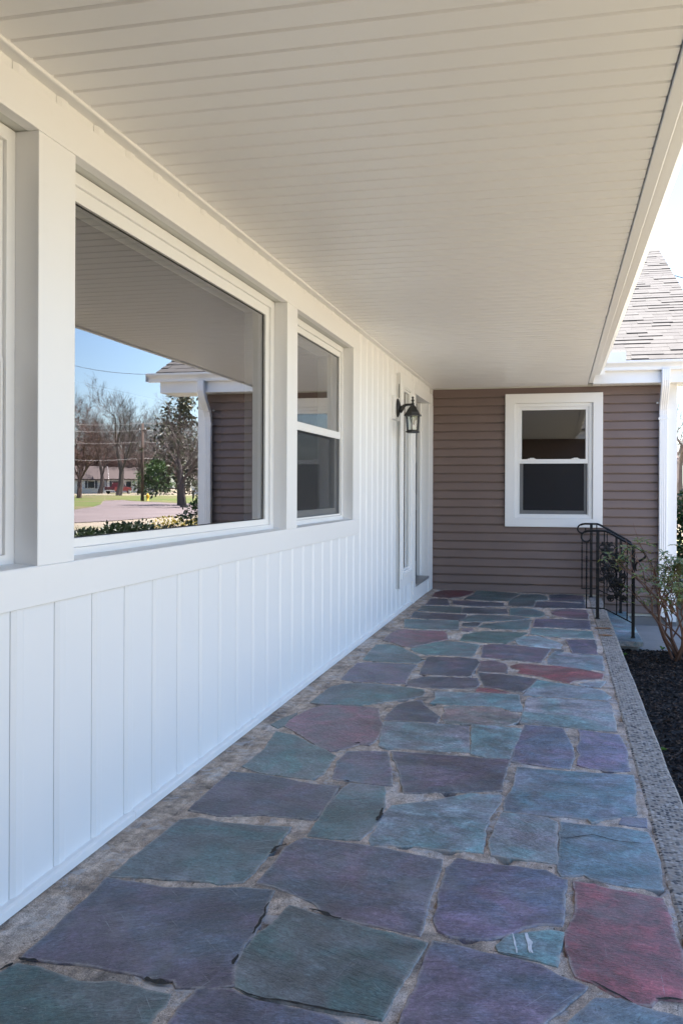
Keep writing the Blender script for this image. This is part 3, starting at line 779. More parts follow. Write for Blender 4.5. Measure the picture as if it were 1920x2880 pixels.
def double_hung(axis, base, sgn, a, b, z0, z1, mid, parent, name='double_hung_window', locks=False):
    """axis 'x': window in a plane x = const facing +x (sgn 1); axis 'y': facing -y (sgn -1). base is the frame face."""
    D = lambda d: base - sgn * d                      # depth behind the frame face
    def ring(m, d0, d1, *r): m.ring(axis, *sorted((D(d0), D(d1))), *r)
    def box(m, d0, d1, a0, a1, b0, b1):
        q = sorted((D(d0), D(d1)))
        m.box(q[0], q[1], a0, a1, b0, b1) if axis == 'x' else m.box(a0, a1, q[0], q[1], b0, b1)
    m = MB(); ring(m, 0, .075, a, b, z0, z1, .045, .045, .036, .040)
    w = m.build(name, 'frame_white', parent, bevel=.002)
    s = MB(); ring(s, .012, .038, a + .046, b - .046, mid - .022, z1 - .041, .036, .036, .040, .040); up = s.build('upper_sash', 'frame_white', w, bevel=.0015)
    g = MB(); dead_flat(g, axis, D(.025), a + .081, b - .081, mid + .016, z1 - .080); g.build('pane', 'glass', up)
    k = MB(); ring(k, .0235, .0248, a + .0825, b - .0825, mid + .0185, z1 - .0825, .003); k.build('glazing_gasket', 'dark_gap', up)
    s = MB(); ring(s, .042, .070, a + .046, b - .046, z0 + .037, mid + .015, .052, .052, .055, .040); lo = s.build('lower_sash', 'frame_white', w, bevel=.0015)
    g = MB(); dead_flat(g, axis, D(.055), a + .097, b - .097, z0 + .09, mid - .024); g.build('pane', 'glass', lo)
    f = MB(); ring(f, .010, .020, a + .047, b - .047, z0 + .0375, mid - .022, .012); sc = f.build('screen_frame', 'frame_white', w)
    n = MB(); dead_flat(n, axis, D(.0185), a + .058, b - .058, z0 + .048, mid - .033); n.build('insect_screen', 'insect_screen', sc)
    j = MB(); ring(j, .076, .18, a + .01, b - .01, z0 + .01, z1 - .01, .075, .075, .05, .06); j.build('inner_jamb', 'interior_trim', w)
    if locks:
        for t in (.22, .78):
            x = a + (b - a) * t; q = MB(); box(q, .004, .03, x - .045, x + .045, mid + .015, mid + .026); box(q, .002, .02, x - .02, x + .03, mid + .026, mid + .034)
            q.build('sash_lock', 'frame_white', w, bevel=.002)
    return w
double_hung('x', -.068, 1, WY[2][0] + .001, WY[2][1] - .001, .978, 2.2775, 1.618, house)
double_hung('x', -.068, 1, WY[0][0] + .001, WY[0][1] - .001, .978, 2.2775, 1.618, house)

# ---- sidelight and front door
def build_door():
    sl = MB(); sl.ring('x', -.03, .028, 8.715, 9.535, .245, 2.34, .155, .19, .155, .13)
    s = sl.build('sidelight', 'trim_white', house, bevel=.003)
    m = MB(); m.ring('x', -.01, .037, 8.80, 9.42, .33, 2.27, .055, .055, .05, .05); m.build('moulding', 'frame_white', s, bevel=.006)
    m = MB(); m.ring('x', -.02, .012, 8.868, 9.348, .398, 2.212, .02); m.build('glazing_bead', 'frame_white', s, bevel=.002)
    g = MB(); dead_flat(g, 'x', .0, 8.885, 9.33, .415, 2.195); g.build('pane', 'glass', s)
    b = MB(); b.box(-.06, -.02, 8.88, 9.34, .41, 2.2); b.build('blind', 'interior_trim', s)
    for k in range(3):
        pass
    d = MB(); d.box(-.16, -.10, 9.70, 10.66, .20, 2.21); door = d.build('front_door', 'door_dark', house, bevel=.003)
    for z0, z1 in ((.35, 1.0), (1.12, 1.55), (1.67, 2.08)):
        for y0, y1 in ((9.82, 10.14), (10.22, 10.54)):
            q = MB(); q.ring('x', -.101, -.092, y0, y1, z0, z1, .03); q.build('door_panel', 'door_dark', door, bevel=.004)
    h = MB(); h.tube([(-.10, 9.78, 1.12), (-.05, 9.78, 1.12)], .012, 10); h.lathe([(.0, -.03), (.026, -.02), (.03, 0), (.026, .02), (.0, .03)], (-.04, 9.78, 1.12), 12); h.build('door_knob', 'threshold_metal', door, smooth=True)
    part('door_post', 'trim_white', house, (-.12, .030, 9.5365, 9.665, .004, 2.225), bevel=.003)
    part('door_casing', 'trim_white', house, (-.12, .030, 10.66, 11.03, .004, 2.225), bevel=.003)
    part('door_head', 'trim_white', house, (-.12, .034, 9.5366, 10.98, 2.2265, 2.345), bevel=.003)
    part('door_jamb', 'frame_white', house, (-.12, -.06, 10.60, 10.659, .20, 2.225), bevel=.003)
    part('door_riser', 'trim_white', house, (-.12, .024, 9.666, 10.659, .004, .168), bevel=.003)
    part('threshold', 'threshold_metal', house, (-.14, .040, 9.667, 10.658, .1685, .196), bevel=.004)
    part('corner_trim', 'trim_white', house, (-.03, .02, 11.032, 11.064, .0, 2.43), bevel=.003)
    # black weather seal standing off the siding beside the sidelight
    t = MB(); pts = [(.012 + .004 * math.sin(z * 3), 8.706 - .004 * math.sin(z * 5), z) for z in [.25 + i * .11 for i in range(19)]]
    t.tube(pts, .0028, 6); t.build('weather_seal', 'dark_gap', house)
build_door()

# ---- mounting block behind the lantern
part('mounting_block', 'trim_white', house, (-.02, .030, 8.37, 8.63, 1.865, 2.085), bevel=.008)

# ---- porch ceiling planks
def build_ceiling():
    W = .1105; x0, x1 = .02, 1.838
    pr = [(0.0, CEIL + .030), (0.0, CEIL + .016), (.011, CEIL), (W - .007, CEIL), (W - .0060, CEIL + .008), (W - .0060, CEIL + .030)]
    m = MB(); m.prism(pr, x0, x1, 'x')
    me = m.mesh('ceiling_plank', 'soffit_white')
    y = 2.223 - W * 25
    while y + W < YEND - .001:
        o = link('ceiling_plank', me, house, loc=(0, y, rnd.uniform(-.0006, .0006))); y += W
    part('ceiling_plank', 'soffit_white', house, (x0, x1, y, YEND - .004, CEIL, CEIL + .03), bevel=0)
    part('ceiling_deck', 'dark_gap', house, (.0, 1.9, Y0, YEND + .1, CEIL + .034, CEIL + .06), bevel=0)
build_ceiling()
# ---- porch eave: fascia, gutter
part('porch_fascia', 'trim_white', house, (1.842, 1.892, Y0, 10.60, 2.434, 2.60), (1.842, 1.893, 10.603, 10.818, 2.4345, 2.60), bevel=.004)
KP = [(0, 0), (.060, 0), (.064, .012), (.064, .034), (.078, .052), (.100, .068), (.114, .078), (.118, .090), (.118, .104), (.104, .106), (.104, .098),
      (.110, .096), (.110, .086), (.096, .076), (.072, .058), (.057, .040), (.057, .008), (.004, .008), (.004, .104), (0, .104)]
g = MB(); g.prism([(1.897 + a, 2.500 + b) for a, b in KP], Y0, 10.60, 'y'); g.build('porch_gutter', 'gutter_white', house, fix=True)
part('gutter_end_cap', 'gutter_white', house, (1.898, 2.012, 10.601, 10.606, 2.503, 2.60), bevel=.001)

# ---- the wing that closes the porch
WX1 = 2.83; EY, EZ = 10.82, 2.43
def build_wing():
    wx = [.892, 2.013]; wz = [.771, 2.35]
    m = MB()
    m.box(-.03, .99, 11.093, 11.2, -.25, 2.5); m.box(1.915, WX1 - .02, 11.093, 11.2, -.25, 2.5); m.box(.99, 1.915, 11.093, 11.2, -.25, .86); m.box(.99, 1.915, 11.093, 11.2, 2.25, 2.5)
    m.build('wing_wall', 'interior_trim', house)
    r = MB(); r.box(-4.2, WX1 - .10, 14.98, 15.1, -.5, 2.5); r.build('wing_partition', 'interior', house)
    m = MB(); m.box(-4.2, WX1 - .1, 11.21, 14.97, -.05, -.03); m.build('wing_floor', 'interior', house)
    m = MB(); m.box(-4.2, WX1 - .1, 11.21, 14.97, 2.51, 2.53); m.build('wing_ceiling', 'interior', house)
    # clapboards: each course its own board, cut where the window trim stands
    E = .1017; z = 2.428 - E; k = 0
    cache = {}
    def board(x0, x1, zc):
        key = (round(x0, 3), round(x1, 3))
        if key not in cache:
            b = MB(); b.prism([(11.092, -.002), (11.0625, -.002), (11.0605, .001), (11.0605, .006), (11.0775, E - .017), (11.0875, E - .014), (11.0875, E - .003), (11.092, E - .003)], x0, x1, 'x'); cache[key] = b.mesh('clapboard', 'siding_taupe')
        return link('clapboard', cache[key], house, loc=(0, 0, zc))
    while z > -.30:
        xr = 2.715
        if z + E < .02: board(1.99, xr, z)
        elif z + E > wz[0] + .094 and z < wz[1] - .104: board(.022, wx[0] + .004, z); board(wx[1] - .004, xr, z)
        else: board(.022, xr, z)
        z -= E; k += 1
    part('wing_foundation', 'foundation', house, (1.99, WX1, 11.085, 11.3, -.6, -.255), bevel=0)
    # window
    t = MB(); t.ring('y', 11.035, 11.10, wx[0], wx[1], wz[0], wz[1], .109, .110, .101, .112); t.build('window_trim', 'trim_white', house, bevel=.003)
    double_hung('y', 11.062, -1, wx[0] + .110, wx[1] - .111, wz[0] + .102, wz[1] - .113, 1.556, house, locks=True)
    # corner board and its return
    part('corner_board', 'trim_white', house, (2.722, WX1, 11.045, 11.10, -.30, 2.43), (WX1 - .028, WX1 + .002, 11.101, 11.21, -.30, 2.43), bevel=.003)
    # gable end wall
    m = MB(); y1 = 23.7
    m.prism([(11.10, -.5), (y1, -.5), (y1, 2.45), (17.4, 5.25), (11.10, 2.45)], WX1 - .10, WX1 - .03, 'x'); m.build('gable_wall', 'siding_taupe', house)
    m = MB(); m.box(-4.2, WX1 - .1, y1 - .1, y1, -.5, 2.45); m.build('rear_wall', 'siding_taupe', house)
    # eave soffit: narrow boards running out from the wall
    x = 1.895
    sm = MB(); sm.prism([(0, EZ + .02), (0, EZ + .006), (.004, EZ), (.088, EZ), (.089, EZ + .02)], EY + .012, 11.062, 'y'); me = sm.mesh('eave_board', 'soffit_white')
    while x < 3.22: link('eave_board', me, house, loc=(x, 0, 0)); x += .091
    part('eave_deck', 'dark_gap', house, (1.895, 3.24, EY + .012, 11.062, EZ + .022, EZ + .04), bevel=0)
    part('wing_fascia', 'trim_white', house, (1.8935, 3.25, EY - .012, EY + .011, EZ - .006, 2.66), bevel=.003)
    part('rake_fascia', 'trim_white', house, (3.222, 3.251, EY + .0115, 11.3, EZ - .006, 2.72), bevel=.003)
    part('eave_return', 'trim_white', house, (WX1 + .003, 3.221, 11.063, 11.3, EZ - .003, EZ + .02), bevel=.002)
    g = MB(); g.prism([(EY - .013 - a, 2.562 + b) for a, b in KP], 1.985, 3.395, 'x'); g.build('wing_gutter', 'gutter_white', house, fix=True)
    for x in (1.981, 3.3955): part('gutter_end_cap', 'gutter_white', house, (x, x + .0035, EY - .128, EY - .014, 2.565, 2.665), bevel=.001)
    part('splash_guard', 'gutter_white', house, (2.03, 2.245, EY - .128, EY - .124, 2.64, 2.775), bevel=.001)
    # ribbed downspout with an offset elbow back to the wall
    pr = []; w, d = .043, .032
    for i in range(9): pr.append((-w + 2 * w * i / 8, -d - (.0035 if i % 2 else 0)))
    for i in range(5): pr.append((w + (.003 if i % 2 else 0), -d + 2 * d * i / 4))
    for i in range(9): pr.append((w - 2 * w * i / 8, d + (.0035 if i % 2 else 0)))
    for i in range(5): pr.append((-w - (.003 if i % 2 else 0), d - 2 * d * i / 4))
    pts = [(2.676, EY - .062, 2.568), (2.676, EY - .062, 2.50), (2.676, EY - .058, 2.45), (2.676, EY - .03, 2.395), (2.676, EY + .02, 2.335), (2.676, EY + .09, 2.265),
           (2.676, EY + .15, 2.20), (2.676, EY + .185, 2.14), (2.676, EY + .195, 2.08), (2.676, EY + .196, 1.0), (2.676, EY + .196, -.24)]
    s = MB(); base = 0; n = len(pr); P = [Vector(p) for p in pts]
    for i, p in enumerate(P):
        t = (P[min(i + 1, len(P) - 1)] - P[max(i - 1, 0)]).normalized(); u = Vector((1, 0, 0)); v = t.cross(u)
        for a, b in pr: s.v.append(tuple(p + u * a + v * b))
    for i in range(len(P) - 1):
        for k in range(n):
            a = i * n + k; b = i * n + (k + 1) % n; s.f.append((a, b, b + n, a + n))
    dsp = s.build('downspout', 'gutter_white', house, fix=True)
    part('strap', 'gutter_white', dsp, (2.622, 2.73, 10.975, 11.05, 2.02, 2.045), bevel=.001)
    part('strap', 'gutter_white', dsp, (2.605, 2.625, 11.03, 11.06, 2.205, 2.225), bevel=.003)
build_wing()

# ---- the matching wing at the other end of the porch, behind the camera
def build_end_wing():
    E = .1017; b = MB(); b.prism([(-.608, -.004), (-.5825, -.004), (-.5800, .002), (-.5805, .008), (-.5975, E - .001), (-.608, E - .001)], .045, 2.715, 'x'); me = b.mesh('clapboard', 'siding_taupe')
    z = 2.428 - E
    while z > -.30: link('clapboard', me, house, loc=(0, 0, z)); z -= E
    part('end_wall', 'siding_taupe', house, (-9.2, WX1 - .03, -.72, -.609, -.6, 2.6), bevel=0)
    part('corner_board', 'trim_white', house, (2.722, WX1, -.618, -.563, -.30, 2.43), bevel=.003)
    part('end_soffit', 'soffit_white', house, (1.895, 3.24, -.58, -.36, EZ, EZ + .02), bevel=0)
    part('end_fascia', 'trim_white', house, (1.8935, 3.25, -.358, -.335, EZ - .006, 2.66), bevel=.003)
    m = MB(); m.prism([(-.22, 2.64), (-7.0, 5.57), (-13.8, 2.64), (-13.8, 2.67), (-7.0, 5.6), (-.22, 2.67)], -6, 3.262, 'x'); m.build('end_roof', 'shingle', house)
    m = MB(); m.prism([(-.73, -.5), (-13.3, -.5), (-13.3, 2.45), (-7.0, 5.25), (-.73, 2.45)], WX1 - .10, WX1 - .03, 'x'); m.build('gable_wall', 'siding_taupe', house)
build_end_wing()

# ---- roofs
def build_roofs():
    pitch = .432; y0, z0, yr = EY - .115, 2.668, 17.4; zr = z0 + pitch * (yr - y0)
    m = MB(); t = .03; xa, xb = -6.0, 3.262
    m.prism([(y0, z0 - t), (yr, zr - t), (2 * yr - y0, z0 - t), (2 * yr - y0, z0), (yr, zr), (y0, z0)], xa, xb, 'x')
    rf = m.build('wing_roof', 'shingle', house)
    m = MB(); x0, xr = 1.985, -4.6; zz = 2.612; pz = .432
    m.prism([(x0, zz - t), (x0, zz), (xr, zz + pz * (x0 - xr)), (2 * xr - x0, zz), (2 * xr - x0, zz - t), (xr, zz + pz * (x0 - xr) - t)], -4.0, 15.0, 'y')
    m.build('porch_roof', 'shingle', house)
    m = MB(); m.box(-9.2, -9.1, -13, 24, -.5, 2.6); m.build('back_wall', 'siding_taupe', house)
    # shingle tabs on the part of the wing roof that shows
    L = math.hypot(1, pitch); ex = .168; a = math.atan(pitch)
    tabs = {}
    for th in (0, 1, 2):
        b = MB(); h = (.007, .012, .018)[th]
        b.add([(0, 0, 0), (1, 0, 0), (1, ex * 1.25, 0), (0, ex * 1.25, 0), (0, .0, h), (1, .0, h), (1, ex * 1.25, .003), (0, ex * 1.25, .003)],
              [(0, 3, 2, 1), (4, 5, 6, 7), (0, 1, 5, 4), (1, 2, 6, 5), (2, 3, 7, 6), (3, 0, 4, 7)]); tabs[th] = b.mesh('shingle', 'shingle')
    s = 0.012; total = (yr - y0) * L; n = 0
    while s < total - ex * .5:
        x = 1.9 + .22 * rnd.random() + min(1.15, s * .05 * .0)
        while x < 3.262 and n < 300:
            w = rnd.uniform(.16, .36); w = min(w, 3.268 - x)
            o = link('shingle', tabs[rnd.choice((0, 0, 1, 2))], rf, loc=(x, y0 + s / L + rnd.uniform(-.004, .006), z0 + s / L * pitch + .001))
            o.rotation_euler = (a, 0, rnd.uniform(-.004, .004)); o.scale = (w - .002, 1, 1); x += w; n += 1
        s += ex
    c = MB(); c.prism([(yr - .17, zr - .06), (yr, zr + .022), (yr + .17, zr - .06), (yr, zr - .01)], 1.0, 3.275, 'x'); c.build('ridge_cap', 'shingle', rf)
build_roofs()

# ================================================================== LANTERN
def build_lantern():
    yL = 8.50; xL = .178; t = empty('wall_lantern', (.03, yL, 1.86))
    tag(t, 'black six sided coach lantern on a curved arm beside the front door', 'wall lantern')
    def P(m, name, mat, **kw):
        m.v = [((x - .03) if x < .06 and abs(x - xL) > .11 else (x - .03), y - yL, z - 1.86) for x, y, z in m.v]; return m.build(name, mat, t, **kw)
    zt = 1.985
    b = MB(); n = 28
    ring = lambda d, s: [(d, yL + .058 * s * math.cos(2 * math.pi * k / n), zt - .005 + .088 * s * math.sin(2 * math.pi * k / n)) for k in range(n)]
    b.v = ring(.028, 1) + ring(.040, 1) + ring(.047, .86) + ring(.058, .55) + ring(.066, .3)
    for j in range(4):
        for k in range(n): b.f.append((j * n + k, j * n + (k + 1) % n, (j + 1) * n + (k + 1) % n, (j + 1) * n + k))
    b.f.append(tuple(range(n))[::-1]); b.f.append(tuple(range(4 * n, 5 * n))); P(b, 'backplate', 'lantern_black', smooth=True)
    a = MB(); a.tube([(.05, yL, zt - .03), (.075, yL, zt - .012), (.095, yL, zt + .012), (.115, yL, zt + .022), (.14, yL, zt + .024), (.16, yL, zt + .024), (xL + .01, yL, zt + .022)],
                     [.034, .024, .016, .0125, .0115, .0115, .012], 12); P(a, 'arm', 'lantern_black', smooth=True)
    f = MB(); f.lathe([(.012, -.01), (.016, .0), (.016, .02), (.010, .026), (.008, .034), (.015, .040), (.016, .048), (.010, .056), (.006, .062), (.012, .069), (.011, .078), (.003, .084)], (xL, yL, zt + .016), 14)
    P(f, 'finial', 'lantern_black', smooth=True)
    A = R(30)
    r = MB(); r.lathe([(.014, .095), (.026, .082), (.034, .072), (.052, .046), (.067, .022), (.074, .018), (.074, .010), (.088, -.004), (.088, -.012), (.069, -.012), (.05, .0)], (xL, yL, 1.912), 6, A); P(r, 'lantern_roof', 'lantern_black')
    c = MB(); zb, z1 = 1.762, 1.902
    for k in range(6):
        q = A + k * math.pi / 3; c.tube([(xL + .055 * math.cos(q), yL + .055 * math.sin(q), zb), (xL + .066 * math.cos(q), yL + .066 * math.sin(q), z1)], .0058, 6)
    P(c, 'cage', 'lantern_black')
    d = MB(); d.lathe([(.050, -.022), (.070, -.016), (.070, -.008), (.060, .0), (.060, .006), (.02, .006)], (xL, yL, zb), 6, A); P(d, 'lantern_base', 'lantern_black')
    for k in range(6):
        q0, q1 = A + k * math.pi / 3, A + (k + 1) * math.pi / 3; g = MB()
        g.add([(xL + .053 * math.cos(q0), yL + .053 * math.sin(q0), zb + .004), (xL + .053 * math.cos(q1), yL + .053 * math.sin(q1), zb + .004),
               (xL + .064 * math.cos(q1), yL + .064 * math.sin(q1), z1), (xL + .064 * math.cos(q0), yL + .064 * math.sin(q0), z1)], [(0, 1, 2, 3)]); P(g, 'pane', 'thin_glass')
    s = MB(); s.lathe([(.016, 0), (.016, .05), (.010, .055)], (xL, yL, zb + .002), 12); P(s, 'socket', 'frame_white', smooth=True)
    u = MB(); u.lathe([(.010, 0), (.013, .012), (.026, .045), (.030, .062), (.026, .080), (.012, .092), (.002, .095)], (xL, yL, zb + .055), 14); P(u, 'bulb', 'thin_glass', smooth=True)
build_lantern()

# ================================================================== RAILINGS
def spiral(c, r0, a0, a1, n=22, r1=None):
    r1 = r0 if r1 is None else r1
    return [(c[0] + (r0 + (r1 - r0) * i / n) * math.cos(a0 + (a1 - a0) * i / n), 0, c[1] + (r0 + (r1 - r0) * i / n) * math.sin(a0 + (a1 - a0) * i / n)) for i in range(n + 1)]
def build_railing(y, label):
    t = empty('stair_railing', (1.88, y, -.02)); tag(t, label, 'railing', 'iron railings of the porch step')
    off = Vector((1.88, 0, -.02))
    def P(m, name, smooth=True, parent=None, bevel=0):
        m.v = [tuple(Vector(v) - off) for v in m.v]; return m.build(name, 'iron', parent or t, smooth=smooth, bevel=bevel)
    XP, XL = 1.88, 2.205
    m = MB(); m.box(XP - .015, XP + .015, -.015, .015, -.03, .815); P(m, 'post', False, bevel=.002)
    m = MB(); m.box(XL - .015, XL + .015, -.015, .015, -.195, .675); P(m, 'post', False, bevel=.002)
    for x, z in ((XP, -.021), (XL, -.192)):
        m = MB(); m.box(x - .02, x + .02, -.02, .02, z - .004, z + .012); P(m, 'foot_plate', False, bevel=.003)
    # top rail: volute at the house end, level, bend, slope, lamb's tongue
    top = [(p[0], 0, p[2]) for p in spiral((1.778, .760), .038, R(20), R(-300), 30, .056)]
    z = .822
    rail = top[:-3] + [(1.758, 0, .808), (1.782, 0, .818), (1.81, 0, z), (1.90, 0, z), (1.945, 0, z), (1.975, 0, .812), (2.07, 0, .758), (2.17, 0, .702), (2.27, 0, .648), (2.305, 0, .622), (2.318, 0, .598),
            (2.312, 0, .575), (2.285, 0, .555), (2.255, 0, .538), (2.235, 0, .520), (2.226, 0, .495), (2.226, 0, .47), (2.236, 0, .445)]
    m = MB(); m.sweep([(-.016, -.006), (.016, -.006), (.016, .003), (.010, .007), (-.010, .007), (-.016, .003)], rail, up=(0, 1, 0)); m.v = m.v
    m = MB(); m.tube(rail, [.009] * len(top[:-3]) + [.0115] * (len(rail) - len(top[:-3]) - 3) + [.010, .008, .005], 8); P(m, 'top_rail')
    m = MB(); bot = [(1.770, 0, .080), (1.935, 0, .080), (1.96, 0, .072), (2.205, 0, -.052)]; m.tube(bot, .0085, 4, square=True); P(m, 'bottom_rail', False)
    def topz(x): return z if x < 1.945 else z - (x - 1.945) * .535 - .006
    def botz(x): return .08 if x < 1.935 else .080 - (x - 1.935) * .49
    for x in (1.778, 1.94, 2.055, 2.15):           # twisted pickets
        zt = topz(x) if x > 1.8 else .705
        q = MB(); za, zc = botz(x), zt; n = 40
        for i in range(n + 1):
            f = i / n; tw = 0 if f < .18 or f > .82 else (f - .18) / .64 * 7 * math.pi
            for k in range(4):
                a = tw + math.pi / 4 + k * math.pi / 2; q.v.append((x + .0085 * math.cos(a), .0085 * math.sin(a), za + (zc - za) * f))
        for i in range(n):
            for k in range(4): q.f.append((i * 4 + k, i * 4 + (k + 1) % 4, i * 4 + 4 + (k + 1) % 4, i * 4 + 4 + k))
        P(q, 'picket', False)
    # cast ornament of rings, scrolls and leaves round the middle picket
    c = MB(); X = 2.055; zc = .37
    def ring(cx, cz, r, tr=.0062): c.tube(spiral((cx, cz), r, 0, 2 * math.pi, 20), tr, 6, cap=False)
    for s in (-1, 1):
        ring(X + s * .048, zc + .185, .033); ring(X + s * .046, zc + .075, .030); ring(X + s * .046, zc - .10, .030); ring(X + s * .046, zc + .0, .026); ring(X + s * .055, zc - .19, .028)
        c.tube([(X + s * a, 0, zc + b) for a, b in ((.005, .16), (.03, .14), (.062, .10), (.078, .03), (.074, -.03), (.05, -.09), (.02, -.14), (.005, -.17))], .0075, 6)
        c.tube([(X + s * a, 0, zc + b) for a, b in ((0, .25), (.02, .235), (.05, .225), (.07, .205))], .006, 6)
    P(c, 'scroll_ornament')
    lv = MB()
    for (a, b, ang) in ((0, .17, 90), (-.035, .15, 150), (.035, .15, 30), (-.045, .03, 200), (.045, .03, -20), (-.03, -.05, 230), (.03, -.05, -50), (0, -.15, 270), (-.05, -.18, 190), (.05, -.18, -10), (0, .09, 80), (0, -.02, 270), (-.03, .215, 130), (.03, .215, 50)):
        th = R(ang); d = Vector((math.cos(th), 0, math.sin(th))); w = Vector((-d.z, 0, d.x)); p = Vector((X + a, 0, zc + b)) - d * .028
        prof = [(0, .004), (.014, .026), (.026, .016), (.038, .034), (.050, .016), (.060, .018), (.074, .0)]
        L = [p + d * u + w * v for u, v in prof] + [p + d * u - w * v for u, v in prof[::-1][1:]]
        for dy in (-.006, .006):
            lv.add([tuple(q + Vector((0, dy, 0))) for q in L] + [tuple(p + d * .03 + Vector((0, dy * 1.9, 0)))], [(i, (i + 1) % len(L), len(L)) for i in range(len(L))])
    for k in range(9):
        lv.lathe([(.002, -.011), (.009, -.006), (.011, 0), (.009, .006), (.002, .011)], (X + rnd.uniform(-.03, .03), 0, zc - .08 + rnd.uniform(-.05, .03)), 8)
    P(lv, 'leaf_ornament', False)
    return t
build_railing(9.05, 'black wrought iron stair railing on the near side of the step, beside the leafy shrub')
build_railing(10.83, 'black wrought iron stair railing standing close against the taupe clapboard wall')

# ================================================================== PLANTS
def leaf_cloud(m, centers, n, size, spread, droop=.2, shape='leaf'):
    for _ in range(n):
        c, r = rnd.choice(centers); d = Vector((rnd.gauss(0, 1), rnd.gauss(0, 1), rnd.gauss(0, 1))).normalized()
        p = Vector(c) + d * r * rnd.random() ** spread; u = (d + Vector((rnd.uniform(-.8, .8), rnd.uniform(-.8, .8), rnd.uniform(-.6, .5) - droop))).normalized()
        w = u.cross(Vector((rnd.uniform(-1, 1), rnd.uniform(-1, 1), rnd.uniform(.2, 1)))).normalized(); nrm = u.cross(w)
        L = size * rnd.uniform(.6, 1.3); W = L * .24
        a = p + u * L * .45
        m.add([p, a + w * W - nrm * W * .3, p + u * L, a - w * W - nrm * W * .3, a], [(0, 1, 4), (1, 2, 4), (2, 3, 4), (3, 0, 4)])
def shrub(name, label, cat, loc, stems, h, spread, leafmat, leaf, nleaf, cr, group=None, twigs=True, seed=1):
    rr = random.Random(seed); t = empty(name, loc); tag(t, label, cat, group)
    st = MB(); tips = []
    def grow(p, d, L, r, depth):
        path = [p]; q = Vector(p)
        for i in range(4):
            d = (d + Vector((rr.uniform(-.28, .28), rr.uniform(-.28, .28), rr.uniform(-.05, .22)))).normalized(); q = q + d * L / 4; path.append(q.copy())
        st.tube(path, [r, r * .9, r * .8, r * .7, r * .6], 5, cap=False)
        if depth == 0: tips.append((q, d)); return
        for k in range(rr.choice((2, 3))):
            s = rr.choice(path[2:]); grow(s, (d + Vector((rr.uniform(-.9, .9), rr.uniform(-.9, .9), rr.uniform(-.2, .7)))).normalized(), L * rr.uniform(.5, .8), r * .6, depth - 1)
        if depth == 1: tips.append((q, d))
    for k in range(stems):
        a = rr.uniform(0, 6.28); grow(Vector((rr.uniform(-.06, .06), rr.uniform(-.06, .06), -.02)), Vector((math.cos(a) * spread, math.sin(a) * spread, 1)).normalized(), h * .52, .016 * h, 3 if twigs else 2)
    st.build('branches', 'twig', t)
    lf = MB()
    for i in range(nleaf):
        q, d = rr.choice(tips); cpos = q + Vector((rr.gauss(0, cr), rr.gauss(0, cr), rr.gauss(0, cr * .7)))
        a = rr.uniform(0, 6.28); n = rr.randint(4, 7)
        for k in range(n):
            an = a + k * 6.28 / n; u = Vector((math.cos(an), math.sin(an), rr.uniform(-.5, .45))).normalized(); w = u.cross(Vector((0, 0, 1))).normalized(); nn = w.cross(u)
            L = leaf * rr.uniform(.7, 1.25); W = L * .21; m0 = cpos + u * L * .5
            lf.add([cpos, m0 + w * W + nn * W * .35, cpos + u * L - nn * L * .1, m0 - w * W + nn * W * .35, m0], [(0, 1, 4), (1, 2, 4), (2, 3, 4), (3, 0, 4)])
    lf.build('foliage', leafmat, t)
    return t
shrub('rhododendron', 'sparse leafy shrub with bare brown stems beside the iron stair railing', 'shrub', (2.56, 8.50, -.30), 9, .95, .6, 'leaf_rhodo', .070, 240, .05, seed=11)

def bush(name, label, loc, lobes, mat, n, leaf, group=None, cat='bush'):
    t = empty(name, loc); tag(t, label, cat, group)
    m = MB(); leaf_cloud(m, lobes, n, leaf, .28); m.build('foliage', mat, t)
    s = MB()
    for c, r in lobes:
        s.tube([(0, 0, -.02), (c[0] * .5, c[1] * .5, c[2] * .5), c], [.035, .02, .008], 5, cap=False)
        for k in range(5):
            d = Vector((rnd.uniform(-1, 1), rnd.uniform(-1, 1), rnd.uniform(-.2, 1))).normalized() * r * .9; s.tube([c, Vector(c) + d], [.01, .003], 4, cap=False)
    s.build('branches', 'twig', t)
    return t
bush('evergreen_bush', 'tall glossy green bush growing past the gable corner of the house', (3.72, 14.4, -.45),
     [((0, 0, 1.35), .5), ((-.35, .1, .9), .5), ((.35, 0, 1.0), .48), ((.15, -.3, .6), .5), ((-.1, .35, 1.1), .5), ((.35, .3, .5), .5), ((-.45, -.1, .5), .45), ((.45, -.1, .45), .42)], 'leaf_green', 11000, .075)
bush('flowering_bush', 'low yellow green bush catching sun beside the tall green bush', (5.9, 16.6, -.45), [((-.2, 0, .62), .5), ((.45, -.2, .50), .45), ((-.75, .3, .62), .48), ((1.0, -.4, .36), .36)], 'leaf_yellow', 7000, .06)
def hedge():
    a, b = mirrored(130, 1672, 14.0), mirrored(690, 1632, 15.5)
    for i in range(7):
        f = (i + .5) / 7; p = a.lerp(b, f); top = p.z
        L = [((rnd.uniform(-.32, .32), rnd.uniform(-.3, .3), (top + .45) * rnd.uniform(.40, .74)), .34) for _ in range(10)]
        bush('hedge_shrub', 'clipped dark green hedge shrub growing in the front lawn', (p.x, p.y, -.45), L, 'leaf_hedge', 5200, .075, 'clipped shrubs of the dark front hedge', 'hedge')
hedge()

